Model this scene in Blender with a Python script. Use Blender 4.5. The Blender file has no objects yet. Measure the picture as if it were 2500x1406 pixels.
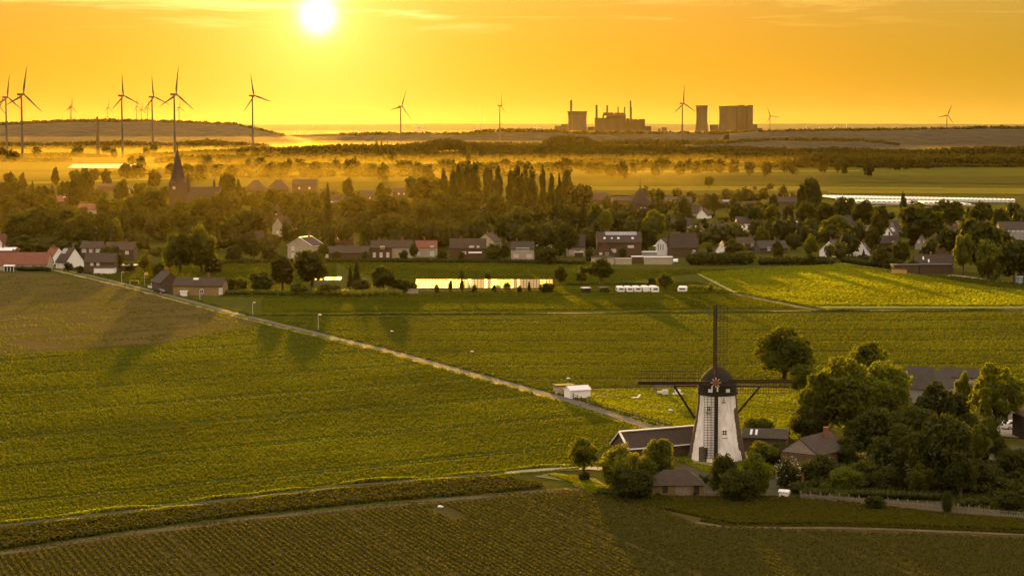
import bpy, math, random
import numpy as np
from mathutils import Vector, Matrix
R = math.radians
SC = bpy.context.scene
COL = SC.collection

# ------------------------------------------------------------------ camera
F = 2500 * 70 / 36          # focal length in photo pixels
CAMH = 50.0                 # camera height over the plain
PITCH = math.atan((703 - 315) / F)
cam_d = bpy.data.cameras.new("camera")
cam_d.sensor_width = 36; cam_d.lens = 70
cam_d.clip_start = 1; cam_d.clip_end = 80000
cam = bpy.data.objects.new("camera", cam_d)
cam.location = (0, 0, CAMH); cam.rotation_euler = (math.pi / 2 - PITCH, 0, 0)
COL.objects.link(cam); SC.camera = cam

# ------------------------------------------------------------------ light
SUN_AZ = math.atan((780 - 1250) / F)       # from +Y towards +X
SUN_EL = R(3.2)
SUN_DIR = Vector((math.sin(SUN_AZ) * math.cos(SUN_EL), math.cos(SUN_AZ) * math.cos(SUN_EL), math.sin(SUN_EL)))
sun_d = bpy.data.lights.new("sun", "SUN")
sun_d.energy = 5.0; sun_d.angle = R(0.5); sun_d.color = (1.0, 0.53, 0.05)
sun = bpy.data.objects.new("sun", sun_d)
sun.rotation_euler = (-SUN_DIR).to_track_quat('-Z', 'Y').to_euler()
sun.location = (0, 0, 400); COL.objects.link(sun)

world = bpy.data.worlds.new("World"); SC.world = world; world.use_nodes = True
def build_world():
    nt = world.node_tree; N = nt.nodes; L = nt.links
    N.clear()
    out = N.new("ShaderNodeOutputWorld"); bg = N.new("ShaderNodeBackground")
    L.new(bg.outputs[0], out.inputs[0])
    sky = N.new("ShaderNodeTexSky"); sky.sky_type = 'NISHITA'; sky.sun_disc = False
    sky.sun_elevation = SUN_EL; sky.sun_rotation = SUN_AZ
    sky.altitude = 50; sky.air_density = 1.0; sky.dust_density = 2.0; sky.ozone_density = 1.0
    def M(op, a, b=None, c=None, clamp=False):
        n = N.new("ShaderNodeMath"); n.operation = op; n.use_clamp = clamp
        for i, q in enumerate((a, b, c)):
            if q is None: continue
            if isinstance(q, (int, float)): n.inputs[i].default_value = q
            else: L.new(q, n.inputs[i])
        return n.outputs[0]
    def VS(col, f):   # colour * value
        n = N.new("ShaderNodeVectorMath"); n.operation = 'SCALE'
        if isinstance(col, tuple): n.inputs[0].default_value = col
        else: L.new(col, n.inputs[0])
        if isinstance(f, (int, float)): n.inputs[3].default_value = f
        else: L.new(f, n.inputs[3])
        return n.outputs[0]
    def VA(a, b):
        n = N.new("ShaderNodeVectorMath"); n.operation = 'ADD'; L.new(a, n.inputs[0]); L.new(b, n.inputs[1]); return n.outputs[0]
    def VM(a, b):
        n = N.new("ShaderNodeVectorMath"); n.operation = 'MULTIPLY'; L.new(a, n.inputs[0])
        if isinstance(b, tuple): n.inputs[1].default_value = b
        else: L.new(b, n.inputs[1])
        return n.outputs[0]
    tc = N.new("ShaderNodeTexCoord"); d = tc.outputs["Generated"]
    dot = N.new("ShaderNodeVectorMath"); dot.operation = 'DOT_PRODUCT'
    L.new(d, dot.inputs[0]); dot.inputs[1].default_value = SUN_DIR
    ang = M('MULTIPLY', M('ARCCOSINE', M('MINIMUM', dot.outputs["Value"], 0.9999999)), 57.29578)   # degrees from the sun
    sep = N.new("ShaderNodeSeparateXYZ"); L.new(d, sep.inputs[0])
    z = M('MAXIMUM', sep.outputs[2], 0.0)
    el = M('MULTIPLY', M('ARCSINE', z), 57.29578)
    # clear sky, warmed by the camera's white balance
    base = VM(VS(sky.outputs[0], SKYP['nishita']), SKYP['tint'])
    # amber band lying on the horizon, strongest round the sun
    band = M('MULTIPLY', M('POWER', 2.71828, M('MULTIPLY', el, -1 / SKYP['band_el'])),
             M('ADD', SKYP['band_all'], M('MULTIPLY', 1 - SKYP['band_all'], M('POWER', 2.71828, M('MULTIPLY', ang, -1 / SKYP['band_ang'])))))
    colr = VA(base, VS(SKYP['band_col'], band))
    # pale upper dome, added as fill light for surfaces facing away
    rise = M('SUBTRACT', 1.0, M('POWER', 2.71828, M('MULTIPLY', M('POWER', M('DIVIDE', el, 11.5), 2.5), -1.0)))
    colr = VA(colr, VA(VS(SKYP['low_col'], M('SUBTRACT', 1.0, rise)), VS(SKYP['dome_col'], rise)))
    # aureole and disc
    def lobe(col, w, p=1.0):
        return VS(col, M('POWER', 2.71828, M('MULTIPLY', M('POWER', M('DIVIDE', ang, w), p), -1.0)))
    colr = VA(colr, lobe(SKYP['glow_col'], SKYP['glow_w'], 1.05))
    colr = VA(colr, lobe((4.6, 3.4, 1.7), 0.30, 1.35))
    disc = M('LESS_THAN', ang, 0.27)
    colr = VA(colr, VS((25.0, 19.0, 10.0), disc))
    # thin cirrus streaks
    mp = N.new("ShaderNodeMapping"); mp.inputs["Scale"].default_value = (7.0, 7.0, 95.0)
    mp.inputs["Rotation"].default_value = (0, R(3.0), 0)
    L.new(d, mp.inputs[0])
    nz = N.new("ShaderNodeTexNoise"); nz.inputs["Scale"].default_value = 1.6; nz.inputs["Detail"].default_value = 7; nz.inputs["Roughness"].default_value = 0.58
    nz.inputs["Distortion"].default_value = 0.7
    L.new(mp.outputs[0], nz.inputs[0])
    cl = M('MULTIPLY', M('SUBTRACT', nz.outputs[0], SKYP['cirrus_t']), 5.0, clamp=True)
    mask = M('MULTIPLY', M('SUBTRACT', el, SKYP['cirrus_el']), 1.4, clamp=True)
    cl = M('MULTIPLY', M('MULTIPLY', cl, mask), 0.75)
    lit = VA(VS(colr, 0.55), VA(VS((0.55, 0.36, 0.10), 0.5), lobe((1.0, 0.8, 0.5), 5.0)))
    mix = N.new("ShaderNodeMix"); mix.data_type = 'RGBA'; mix.blend_type = 'MIX'
    L.new(cl, mix.inputs[0]); L.new(colr, mix.inputs[6]); L.new(VA(colr, VS(lit, 0.4)), mix.inputs[7])
    L.new(mix.outputs[2], bg.inputs[0]); bg.inputs[1].default_value = 1.0
SKYP = dict(nishita=0.0072, tint=(1.0, 0.60, 0.05), band_el=1.1, band_all=0.65, band_ang=16.0, band_col=(0.22, 0.118, 0.040),
            low_col=(0.152, 0.106, 0.001), dome_col=(0.66, 0.535, 0.43), glow_col=(0.42, 0.29, 0.09), glow_w=2.1, cirrus_t=0.51, cirrus_el=2.6)
build_world()

vs = SC.view_settings
vs.view_transform = 'Standard'; vs.look = 'None'; vs.gamma = 1.0; vs.use_curve_mapping = False
vs.exposure = 1.2
SC.render.engine = 'CYCLES'
cy = SC.cycles
cy.use_denoising = True; cy.denoising_prefilter = 'NONE'
cy.max_bounces = 5; cy.diffuse_bounces = 2; cy.glossy_bounces = 2; cy.transmission_bounces = 4; cy.volume_bounces = 0
cy.transparent_max_bounces = 8; cy.sample_clamp_indirect = 3.0; cy.caustics_reflective = False; cy.caustics_refractive = False

# ------------------------------------------------------------------ helpers: space
CT, ST = math.cos(PITCH), math.sin(PITCH)
def ray(px, py):
    u = (px - 1250) / F; v = -(py - 703) / F
    return u, CT + v * ST, -ST + v * CT
def ground(px, py, z=0.0):
    u, dy, dz = ray(px, py); t = (z - CAMH) / dz
    return u * t, dy * t
def at(px, py, Y):
    u, dy, dz = ray(px, py); t = Y / dy
    return u * t, CAMH + t * dz
def dist_of(ytop, h):                 # distance at which something h tall reaches up to that row
    u, dy, dz = ray(1250, ytop); t = (h - CAMH) / dz
    return dy * t
def ppm(Y): return F / Y

# ------------------------------------------------------------------ helpers: materials
MATS = {}
def nodes_of(m):
    m.use_nodes = True; nt = m.node_tree; nt.nodes.clear()
    out = nt.nodes.new("ShaderNodeOutputMaterial")
    return nt, nt.nodes, nt.links, out
def mat(name, col, rough=0.8, var=0.25, scale=1.0, bump=0.0, bscale=None, col2=None, spec=0.3, metal=0.0, stretch=(1, 1, 1), coord='Object', detail=5, sheen=0.0):
    if name in MATS: return MATS[name]
    m = bpy.data.materials.new(name); nt, N, L, out = nodes_of(m)
    p = N.new("ShaderNodeBsdfPrincipled"); L.new(p.outputs[0], out.inputs[0])
    p.inputs["Roughness"].default_value = rough; p.inputs["Metallic"].default_value = metal
    p.inputs["Specular IOR Level"].default_value = spec
    if sheen: p.inputs["Sheen Weight"].default_value = sheen; p.inputs["Sheen Roughness"].default_value = 0.5
    tc = N.new("ShaderNodeTexCoord"); mp = N.new("ShaderNodeMapping"); mp.inputs["Scale"].default_value = stretch
    L.new(tc.outputs[coord], mp.inputs[0])
    nz = N.new("ShaderNodeTexNoise"); nz.inputs["Scale"].default_value = scale; nz.inputs["Detail"].default_value = detail; nz.inputs["Roughness"].default_value = 0.65
    L.new(mp.outputs[0], nz.inputs[0])
    ra = N.new("ShaderNodeValToRGB")
    c2 = col2 or tuple(c * (1 - var) for c in col)
    c1 = tuple(min(1, c * (1 + var)) for c in col) if col2 is None else col
    ra.color_ramp.elements[0].position = 0.3; ra.color_ramp.elements[1].position = 0.7
    ra.color_ramp.elements[0].color = (*c2, 1); ra.color_ramp.elements[1].color = (*c1, 1)
    L.new(nz.outputs[0], ra.inputs[0]); L.new(ra.outputs[0], p.inputs["Base Color"])
    if bump:
        b = N.new("ShaderNodeBump"); b.inputs["Strength"].default_value = min(1, bump); b.inputs["Distance"].default_value = bump * 0.1
        n2 = N.new("ShaderNodeTexNoise"); n2.inputs["Scale"].default_value = bscale or scale * 4; n2.inputs["Detail"].default_value = 4
        L.new(mp.outputs[0], n2.inputs[0]); L.new(n2.outputs[0], b.inputs["Height"]); L.new(b.outputs[0], p.inputs["Normal"])
    MATS[name] = m
    return m

def leaf_mat(name, col, trans=0.55, gloss=0.04, var=0.35, patch=None):
    m = bpy.data.materials.new(name); nt, N, L, out = nodes_of(m)
    geo = N.new("ShaderNodeNewGeometry"); oi = N.new("ShaderNodeObjectInfo")
    ad = N.new("ShaderNodeMath"); ad.operation = 'ADD'; L.new(geo.outputs["Random Per Island"], ad.inputs[0])
    mu = N.new("ShaderNodeMath"); mu.operation = 'MULTIPLY'; L.new(oi.outputs["Random"], mu.inputs[0]); mu.inputs[1].default_value = 1.0
    L.new(mu.outputs[0], ad.inputs[1])
    hf = N.new("ShaderNodeMath"); hf.operation = 'MULTIPLY'; L.new(ad.outputs[0], hf.inputs[0]); hf.inputs[1].default_value = 0.5
    ra = N.new("ShaderNodeValToRGB"); e = ra.color_ramp.elements
    e[0].color = (*[c * (1 - var) for c in col], 1); e[1].color = (*[min(1, c * (1 + var)) for c in col], 1)
    L.new(hf.outputs[0], ra.inputs[0])
    df = N.new("ShaderNodeBsdfDiffuse"); tr = N.new("ShaderNodeBsdfTranslucent"); gl = N.new("ShaderNodeBsdfGlossy")
    gl.inputs["Roughness"].default_value = 0.45
    if patch:                       # drifts of growth and long streaks along the drilling direction
        n_ = math.hypot(*patch); mp = N.new("ShaderNodeMapping"); mp.vector_type = 'TEXTURE'
        mp.inputs["Rotation"].default_value = (0, 0, math.atan2(patch[1], patch[0])); mp.inputs["Scale"].default_value = (30.0, 2.2, 10.0)
        L.new(geo.outputs["Position"], mp.inputs[0])
        n1 = N.new("ShaderNodeTexNoise"); n1.inputs["Scale"].default_value = 1.0; n1.inputs["Detail"].default_value = 4; L.new(mp.outputs[0], n1.inputs[0])
        n2 = N.new("ShaderNodeTexNoise"); n2.inputs["Scale"].default_value = 0.022; n2.inputs["Detail"].default_value = 4; L.new(geo.outputs["Position"], n2.inputs[0])
        a2 = N.new("ShaderNodeMath"); a2.operation = 'ADD'; L.new(n1.outputs[0], a2.inputs[0]); L.new(n2.outputs[0], a2.inputs[1])
        r2 = N.new("ShaderNodeMapRange"); r2.inputs[1].default_value = 0.72; r2.inputs[2].default_value = 1.28; r2.inputs[3].default_value = 0.62; r2.inputs[4].default_value = 1.38; L.new(a2.outputs[0], r2.inputs[0])
        vv = N.new("ShaderNodeVectorMath"); vv.operation = 'SCALE'; L.new(ra.outputs[0], vv.inputs[0]); L.new(r2.outputs[0], vv.inputs[3])
        class _O: pass
        ra = _O(); ra.outputs = vv.outputs
    L.new(ra.outputs[0], df.inputs[0])
    tm = N.new("ShaderNodeMix"); tm.data_type = 'RGBA'; tm.blend_type = 'MULTIPLY'; tm.inputs[0].default_value = 1.0
    L.new(ra.outputs[0], tm.inputs[6]); tm.inputs[7].default_value = (4.6, 4.0, 0.7, 1)
    L.new(tm.outputs[2], tr.inputs[0])
    m1 = N.new("ShaderNodeMixShader"); m1.inputs[0].default_value = trans; L.new(df.outputs[0], m1.inputs[1]); L.new(tr.outputs[0], m1.inputs[2])
    m2 = N.new("ShaderNodeMixShader"); m2.inputs[0].default_value = gloss; L.new(m1.outputs[0], m2.inputs[1]); L.new(gl.outputs[0], m2.inputs[2])
    gl.inputs[0].default_value = (0.5, 0.46, 0.25, 1)
    L.new(m2.outputs[0], out.inputs[0]); MATS[name] = m
    return m

def field_mat(name, col, dirv=(1, 0), tram=24.0, tram_w=0.5, row=0.5, bump=0.6, bscale=1.4, dark=0.45, tramcol=None, patch=0.3, sheen=0.05, rough=0.9, spec=0.0, col_dry=None):
    """Crop: fine mottled canopy with rows and wheel tracks along dirv."""
    m = bpy.data.materials.new(name); nt, N, L, out = nodes_of(m)
    p = N.new("ShaderNodeBsdfPrincipled"); L.new(p.outputs[0], out.inputs[0])
    p.inputs["Roughness"].default_value = rough; p.inputs["Specular IOR Level"].default_value = spec
    p.inputs["Sheen Weight"].default_value = sheen; p.inputs["Sheen Roughness"].default_value = 0.6
    p.inputs["Sheen Tint"].default_value = (0.9, 0.85, 0.35, 1)
    geo = N.new("ShaderNodeNewGeometry")
    n = math.hypot(*dirv); dx, dy = dirv[0] / n, dirv[1] / n
    def dot(v):
        q = N.new("ShaderNodeVectorMath"); q.operation = 'DOT_PRODUCT'; L.new(geo.outputs["Position"], q.inputs[0]); q.inputs[1].default_value = v
        return q.outputs["Value"]
    def M(op, a, b=None, clamp=False):
        q = N.new("ShaderNodeMath"); q.operation = op; q.use_clamp = clamp
        for i, w in enumerate((a, b)):
            if w is None: continue
            if isinstance(w, (int, float)): q.inputs[i].default_value = w
            else: L.new(w, q.inputs[i])
        return q.outputs[0]
    along, across = dot((dx, dy, 0)), dot((-dy, dx, 0))
    cm = N.new("ShaderNodeCombineXYZ"); L.new(M('MULTIPLY', along, 0.12), cm.inputs[0]); L.new(across, cm.inputs[1])
    def noise(vec, sc, det=4, rough=0.6):
        q = N.new("ShaderNodeTexNoise"); q.inputs["Scale"].default_value = sc; q.inputs["Detail"].default_value = det; q.inputs["Roughness"].default_value = rough
        L.new(vec, q.inputs[0]); return q.outputs[0]
    big = noise(geo.outputs["Position"], 0.012, 3)
    streak = noise(cm.outputs[0], 0.35, 5, 0.7)
    fine = noise(geo.outputs["Position"], bscale, 3, 0.7)
    wob = M('MULTIPLY', noise(geo.outputs["Position"], 0.05, 2), 1.6)
    fr = M('FRACT', M('DIVIDE', M('ADD', across, wob), tram))
    def line(c):
        return M('SUBTRACT', 1.0, M('MULTIPLY', M('SUBTRACT', M('MULTIPLY', M('ABSOLUTE', M('SUBTRACT', fr, c)), tram), tram_w * 0.5), 2.5, clamp=True), clamp=True)
    tl = M('MULTIPLY', M('MAXIMUM', line(0.5 - 0.9 / tram), line(0.5 + 0.9 / tram)), 0.75)
    val = M('ADD', M('ADD', M('MULTIPLY', M('SUBTRACT', streak, 0.5), 1.1), M('MULTIPLY', M('SUBTRACT', fine, 0.5), 1.6)), M('MULTIPLY', M('SUBTRACT', big, 0.5), 2 * patch))
    val = M('ADD', val, 0.5, clamp=True)
    ra = N.new("ShaderNodeValToRGB"); e = ra.color_ramp.elements
    e[0].color = (*[c * dark for c in col], 1); e[1].color = (*[min(1, c * (2 - dark)) for c in (col_dry or col)], 1)
    L.new(val, ra.inputs[0])
    mx = N.new("ShaderNodeMix"); mx.data_type = 'RGBA'; L.new(tl, mx.inputs[0]); L.new(ra.outputs[0], mx.inputs[6])
    mx.inputs[7].default_value = (*(tramcol or tuple(c * 0.45 for c in col)), 1)
    L.new(mx.outputs[2], p.inputs["Base Color"])
    b = N.new("ShaderNodeBump"); b.inputs["Strength"].default_value = bump; b.inputs["Distance"].default_value = 0.5
    h = M('SUBTRACT', M('ADD', M('MULTIPLY', fine, 1.0), M('MULTIPLY', streak, 0.6)), M('MULTIPLY', tl, 0.5))
    L.new(h, b.inputs["Height"]); L.new(b.outputs[0], p.inputs["Normal"])
    MATS[name] = m
    return m

# ------------------------------------------------------------------ helpers: meshes
class MB:
    def __init__(s): s.v = []; s.f = []; s.m = []
    def quad_strip(s, a, b, mi=0, closed=True):
        n = len(a); o = len(s.v); s.v += a; s.v += b
        for i in range(n if closed else n - 1):
            j = (i + 1) % n; s.f.append((o + i, o + j, o + n + j, o + n + i)); s.m.append(mi)
    def face(s, pts, mi=0):
        o = len(s.v); s.v += [tuple(p) for p in pts]; s.f.append(tuple(range(o, o + len(pts)))); s.m.append(mi)
    def box(s, c, d, mi=0, M=None):
        x, y, z = (q / 2 for q in d); o = len(s.v)
        P = [Vector((i, j, k)) for k in (-z, z) for i, j in ((-x, -y), (x, -y), (x, y), (-x, y))]
        if M is not None: P = [M @ p for p in P]
        s.v += [tuple(p + Vector(c)) for p in P]
        for q in ((3, 2, 1, 0), (4, 5, 6, 7), (0, 1, 5, 4), (1, 2, 6, 5), (2, 3, 7, 6), (3, 0, 4, 7)):
            s.f.append(tuple(o + i for i in q)); s.m.append(mi)
    def beam(s, p0, p1, w, d=None, mi=0):
        p0, p1 = Vector(p0), Vector(p1); d = d or w; ax = p1 - p0; L = ax.length
        q = ax.to_track_quat('Z', 'Y').to_matrix()
        s.box((p0 + p1) / 2, (w, d, L), mi, q)
    def tube(s, p0, p1, r0, r1=None, n=8, mi=0, cap=True):
        p0, p1 = Vector(p0), Vector(p1); r1 = r0 if r1 is None else r1
        q = (p1 - p0).to_track_quat('Z', 'Y').to_matrix()
        ring = [Vector((math.cos(2 * math.pi * i / n), math.sin(2 * math.pi * i / n), 0)) for i in range(n)]
        a = [tuple(p0 + q @ (r * r0)) for r in ring]; b = [tuple(p1 + q @ (r * r1)) for r in ring]
        s.quad_strip(a, b, mi)
        if cap: s.face(b, mi); s.face(a[::-1], mi)
    def lathe(s, prof, n=32, mi=0, c=(0, 0), a0=0.0, a1=2 * math.pi):
        full = abs(a1 - a0 - 2 * math.pi) < 1e-6
        k = n if full else n + 1; o = len(s.v)
        for r, z in prof:
            for i in range(k):
                a = a0 + (a1 - a0) * i / n
                s.v.append((c[0] + r * math.cos(a), c[1] + r * math.sin(a), z))
        for j in range(len(prof) - 1):
            for i in range(n):
                i2 = (i + 1) % k
                s.f.append((o + j * k + i, o + j * k + i2, o + (j + 1) * k + i2, o + (j + 1) * k + i)); s.m.append(mi)
    def prism(s, pts, axis_a, axis_b, mi=0):      # polygon pts (3-D) swept from offset a to b
        A = [tuple(Vector(p) + Vector(axis_a)) for p in pts]; B = [tuple(Vector(p) + Vector(axis_b)) for p in pts]
        s.quad_strip(A, B, mi); s.face(A[::-1], mi); s.face(B, mi)
    def mesh(s, name, mats, smooth=False):
        me = bpy.data.meshes.new(name); me.from_pydata(s.v, [], s.f)
        for m in (mats if isinstance(mats, (list, tuple)) else [mats]): me.materials.append(m)
        if any(s.m): me.polygons.foreach_set("material_index", s.m)
        if smooth: me.polygons.foreach_set("use_smooth", [True] * len(s.f))
        me.update(); return me
    def build(s, name, mats, parent=None, loc=(0, 0, 0), smooth=False):
        return link(name, s.mesh(name, mats, smooth), parent, loc)
def link(name, me, parent=None, loc=(0, 0, 0), rotz=0.0):
    o = bpy.data.objects.new(name, me); COL.objects.link(o)
    if parent is not None: o.parent = parent
    o.location = loc; o.rotation_euler = (0, 0, rotz)
    return o
def tag(o, label=None, cat=None, group=None, kind=None):
    for k, q in (("label", label), ("category", cat), ("group", group), ("kind", kind)):
        if q: o[k] = q
    return o
def thing(name, label, cat, loc=(0, 0, 0), rotz=0.0, group=None):
    o = bpy.data.objects.new(name, None); COL.objects.link(o); o.empty_display_size = 0.5
    o.location = loc; o.rotation_euler = (0, 0, rotz)
    return tag(o, label, cat, group)
def dup_tree(root, loc, rotz=0.0, label=None, group=None):
    r = root.copy(); COL.objects.link(r); r.location = loc; r.rotation_euler = (0, 0, rotz)
    if label: r["label"] = label
    if group: r["group"] = group
    for ch in list(root.children):
        c = ch.copy(); COL.objects.link(c); c.parent = r
        for g in ch.children:
            d = g.copy(); COL.objects.link(d); d.parent = c
    return r
def np_mesh(name, V, Q, mats, mi=None):
    me = bpy.data.meshes.new(name)
    nq = len(Q); k = Q.shape[1]
    me.vertices.add(len(V)); me.vertices.foreach_set("co", np.asarray(V, np.float32).ravel())
    me.loops.add(nq * k); me.loops.foreach_set("vertex_index", np.asarray(Q, np.int32).ravel())
    me.polygons.add(nq); me.polygons.foreach_set("loop_start", np.arange(0, nq * k, k, dtype=np.int32))
    for m in mats: me.materials.append(m)
    if mi is not None: me.polygons.foreach_set("material_index", np.asarray(mi, np.int32))
    me.update(calc_edges=True); return me
# ------------------------------------------------------------------ materials
M_soil = mat('dry_soil', (0.10, 0.064, 0.02), 0.95, col2=(0.055, 0.036, 0.012), scale=0.6, bump=0.5, coord='Object')
M_soilgreen = mat('weedy_soil', (0.055, 0.045, 0.012), 0.95, col2=(0.03, 0.025, 0.008), scale=0.35, bump=0.5)
M_gravel = mat('pale_gravel', (0.34, 0.29, 0.21), 0.95, col2=(0.22, 0.18, 0.12), scale=0.5, bump=0.3)
M_asphalt = mat('worn_asphalt', (0.12, 0.10, 0.08), 0.95, spec=0.05, col2=(0.10, 0.09, 0.08), scale=0.5, bump=0.2)
M_plaster = mat('weathered_white_plaster', (0.84, 0.81, 0.79), 0.85, col2=(0.54, 0.49, 0.45), scale=2.2, stretch=(1, 1, 0.22), bump=0.25, bscale=9)
M_white = mat('white_paint', (0.78, 0.76, 0.73), 0.6, var=0.06, scale=0.8)
M_cream = mat('cream_render', (0.36, 0.31, 0.22), 0.85, var=0.1, scale=0.5)
M_grey = mat('grey_render', (0.26, 0.25, 0.24), 0.85, var=0.12, scale=0.5)
M_brick = mat('brown_brick', (0.12, 0.072, 0.035), 0.9, col2=(0.07, 0.042, 0.022), scale=2.0, bump=0.3, bscale=14)
M_redbrick = mat('red_brick', (0.23, 0.095, 0.055), 0.9, col2=(0.14, 0.06, 0.035), scale=2.0, bump=0.3, bscale=14)
M_darkbrick = mat('old_dark_brick', (0.11, 0.072, 0.04), 0.92, col2=(0.055, 0.036, 0.02), scale=1.6, bump=0.5, bscale=9)
M_tile = mat('dark_roof_tiles', (0.055, 0.036, 0.022), 0.8, col2=(0.032, 0.021, 0.013), scale=1.2, bump=0.6, bscale=6)
M_redtile = mat('red_roof_tiles', (0.20, 0.07, 0.035), 0.75, col2=(0.12, 0.042, 0.022), scale=1.2, bump=0.6, bscale=6)
M_slate = mat('grey_slate', (0.052, 0.041, 0.028), 0.8, col2=(0.03, 0.024, 0.017), scale=1.0, bump=0.5, bscale=5)
M_thatch = mat('dark_cap_cladding', (0.024, 0.017, 0.010), 0.9, col2=(0.013, 0.009, 0.006), scale=3.0, bump=0.6, bscale=10)
M_wood = mat('dark_tarred_wood', (0.024, 0.016, 0.010), 0.85, var=0.3, scale=2.0)
M_woodpale = mat('weathered_wood', (0.19, 0.155, 0.11), 0.9, var=0.35, scale=3.0)
M_clap = mat('grey_boarding', (0.24, 0.20, 0.16), 0.85, var=0.2, scale=2.0)
M_steel = mat('pale_steel', (0.55, 0.55, 0.55), 0.5, var=0.05, scale=0.2)
M_concrete = mat('stained_concrete', (0.065, 0.058, 0.05), 0.9, col2=(0.04, 0.036, 0.03), scale=0.03, stretch=(1, 1, 0.3))
M_pane = mat('window_pane', (0.05, 0.05, 0.055), 0.08, var=0.2, scale=0.5, spec=0.8)
M_palepane = mat('pale_window_pane', (0.55, 0.52, 0.48), 0.15, var=0.12, scale=0.7, spec=0.7)  # pale base colour under a glossy finish
M_solar = mat('solar_panel', (0.20, 0.20, 0.22), 0.2, var=0.1, scale=0.5, spec=0.8)
M_red = mat('red_paint', (0.20, 0.06, 0.015), 0.6, var=0.15, scale=2)
M_black = mat('black_rubber', (0.02, 0.02, 0.02), 0.7, var=0.2, scale=2)
M_bark = mat('bark', (0.075, 0.052, 0.033), 0.95, var=0.35, scale=4, bump=0.5)
M_film = mat('white_plastic_film', (0.66, 0.64, 0.66), 0.5, var=0.05, scale=0.2, spec=0.5)
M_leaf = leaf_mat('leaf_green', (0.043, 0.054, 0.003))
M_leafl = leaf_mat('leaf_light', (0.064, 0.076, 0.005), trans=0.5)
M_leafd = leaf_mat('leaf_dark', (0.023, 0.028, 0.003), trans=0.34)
M_leafw = leaf_mat('leaf_far_wood', (0.020, 0.021, 0.003), trans=0.22, gloss=0.02)
M_leafy = leaf_mat('leaf_yellowish', (0.10, 0.105, 0.008), trans=0.5)
M_crop = leaf_mat('potato_leaf', (0.032, 0.033, 0.003), trans=0.4)
M_corn = leaf_mat('beet_leaf', (0.037, 0.046, 0.002), trans=0.42, var=0.15, patch=(51, 33))
M_corn2 = leaf_mat('young_crop_leaf', (0.036, 0.045, 0.002), trans=0.42, var=0.15, patch=(1, 0.03))
M_grass = leaf_mat('grass_blade', (0.066, 0.080, 0.003), trans=0.5, patch=(150, -130))
M_blossom = mat('white_blossom', (0.75, 0.72, 0.66), 0.8, var=0.05, scale=1)

# ------------------------------------------------------------------ foliage generators
def leaf_cloud(rng, blobs, n, size, upbias=0.25, droop=0.0, shell=0.55, aspect=1.0):
    """n small leaf faces spread through ellipsoid blobs (cx,cy,cz,rx,ry,rz)."""
    B = np.array(blobs, float); w = (B[:, 3] * B[:, 4] * B[:, 5]) ** 0.72; w /= w.sum()
    k = rng.choice(len(B), n, p=w)
    d = rng.normal(size=(n, 3)); d /= np.linalg.norm(d, axis=1)[:, None]
    d[:, 2] += upbias; d /= np.linalg.norm(d, axis=1)[:, None]
    rr = shell + (1.12 - shell) * rng.random(n) ** 0.6
    P = B[k, :3] + d * B[k, 3:6] * rr[:, None]
    nrm = d * 0.7 + rng.normal(size=(n, 3)) * 0.75; nrm[:, 2] += 0.25
    nrm /= np.linalg.norm(nrm, axis=1)[:, None]
    t = np.cross(nrm, rng.normal(size=(n, 3))); 
    if droop: t = t * (1 - droop) + np.array([0, 0, -1.0]) * droop
    t /= np.linalg.norm(t, axis=1)[:, None] + 1e-9
    b = np.cross(nrm, t); b /= np.linalg.norm(b, axis=1)[:, None] + 1e-9
    s = size * (0.45 + 1.1 * rng.random(n) ** 1.5)[:, None] * 0.55
    T = t * s * (1 + aspect) * 0.5 * 1.3; Bv = b * s * 0.75
    V = np.stack([P - T, P + Bv - T * 0.1, P + T, P - Bv - T * 0.1], 1).reshape(-1, 3)
    Q = np.arange(n * 4).reshape(n, 4)
    return V, Q
def core_blobs(blobs, f=0.72, nu=7, nv=5):
    Vs, Qs, o = [], [], 0
    for (cx, cy, cz, rx, ry, rz) in blobs:
        u = np.arange(nu) * 2 * np.pi / nu; v = np.linspace(0.12, np.pi - 0.12, nv)
        uu, vv = np.meshgrid(u, v)
        X = np.stack([cx + f * rx * np.sin(vv) * np.cos(uu), cy + f * ry * np.sin(vv) * np.sin(uu), cz + f * rz * np.cos(vv)], -1).reshape(-1, 3)
        q = []
        for j in range(nv - 1):
            for i in range(nu):
                q.append((o + j * nu + i, o + (j + 1) * nu + i, o + (j + 1) * nu + (i + 1) % nu, o + j * nu + (i + 1) % nu))
        Vs.append(X); Qs.append(np.array(q)); o += nu * nv
    return np.concatenate(Vs), np.concatenate(Qs)
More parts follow.
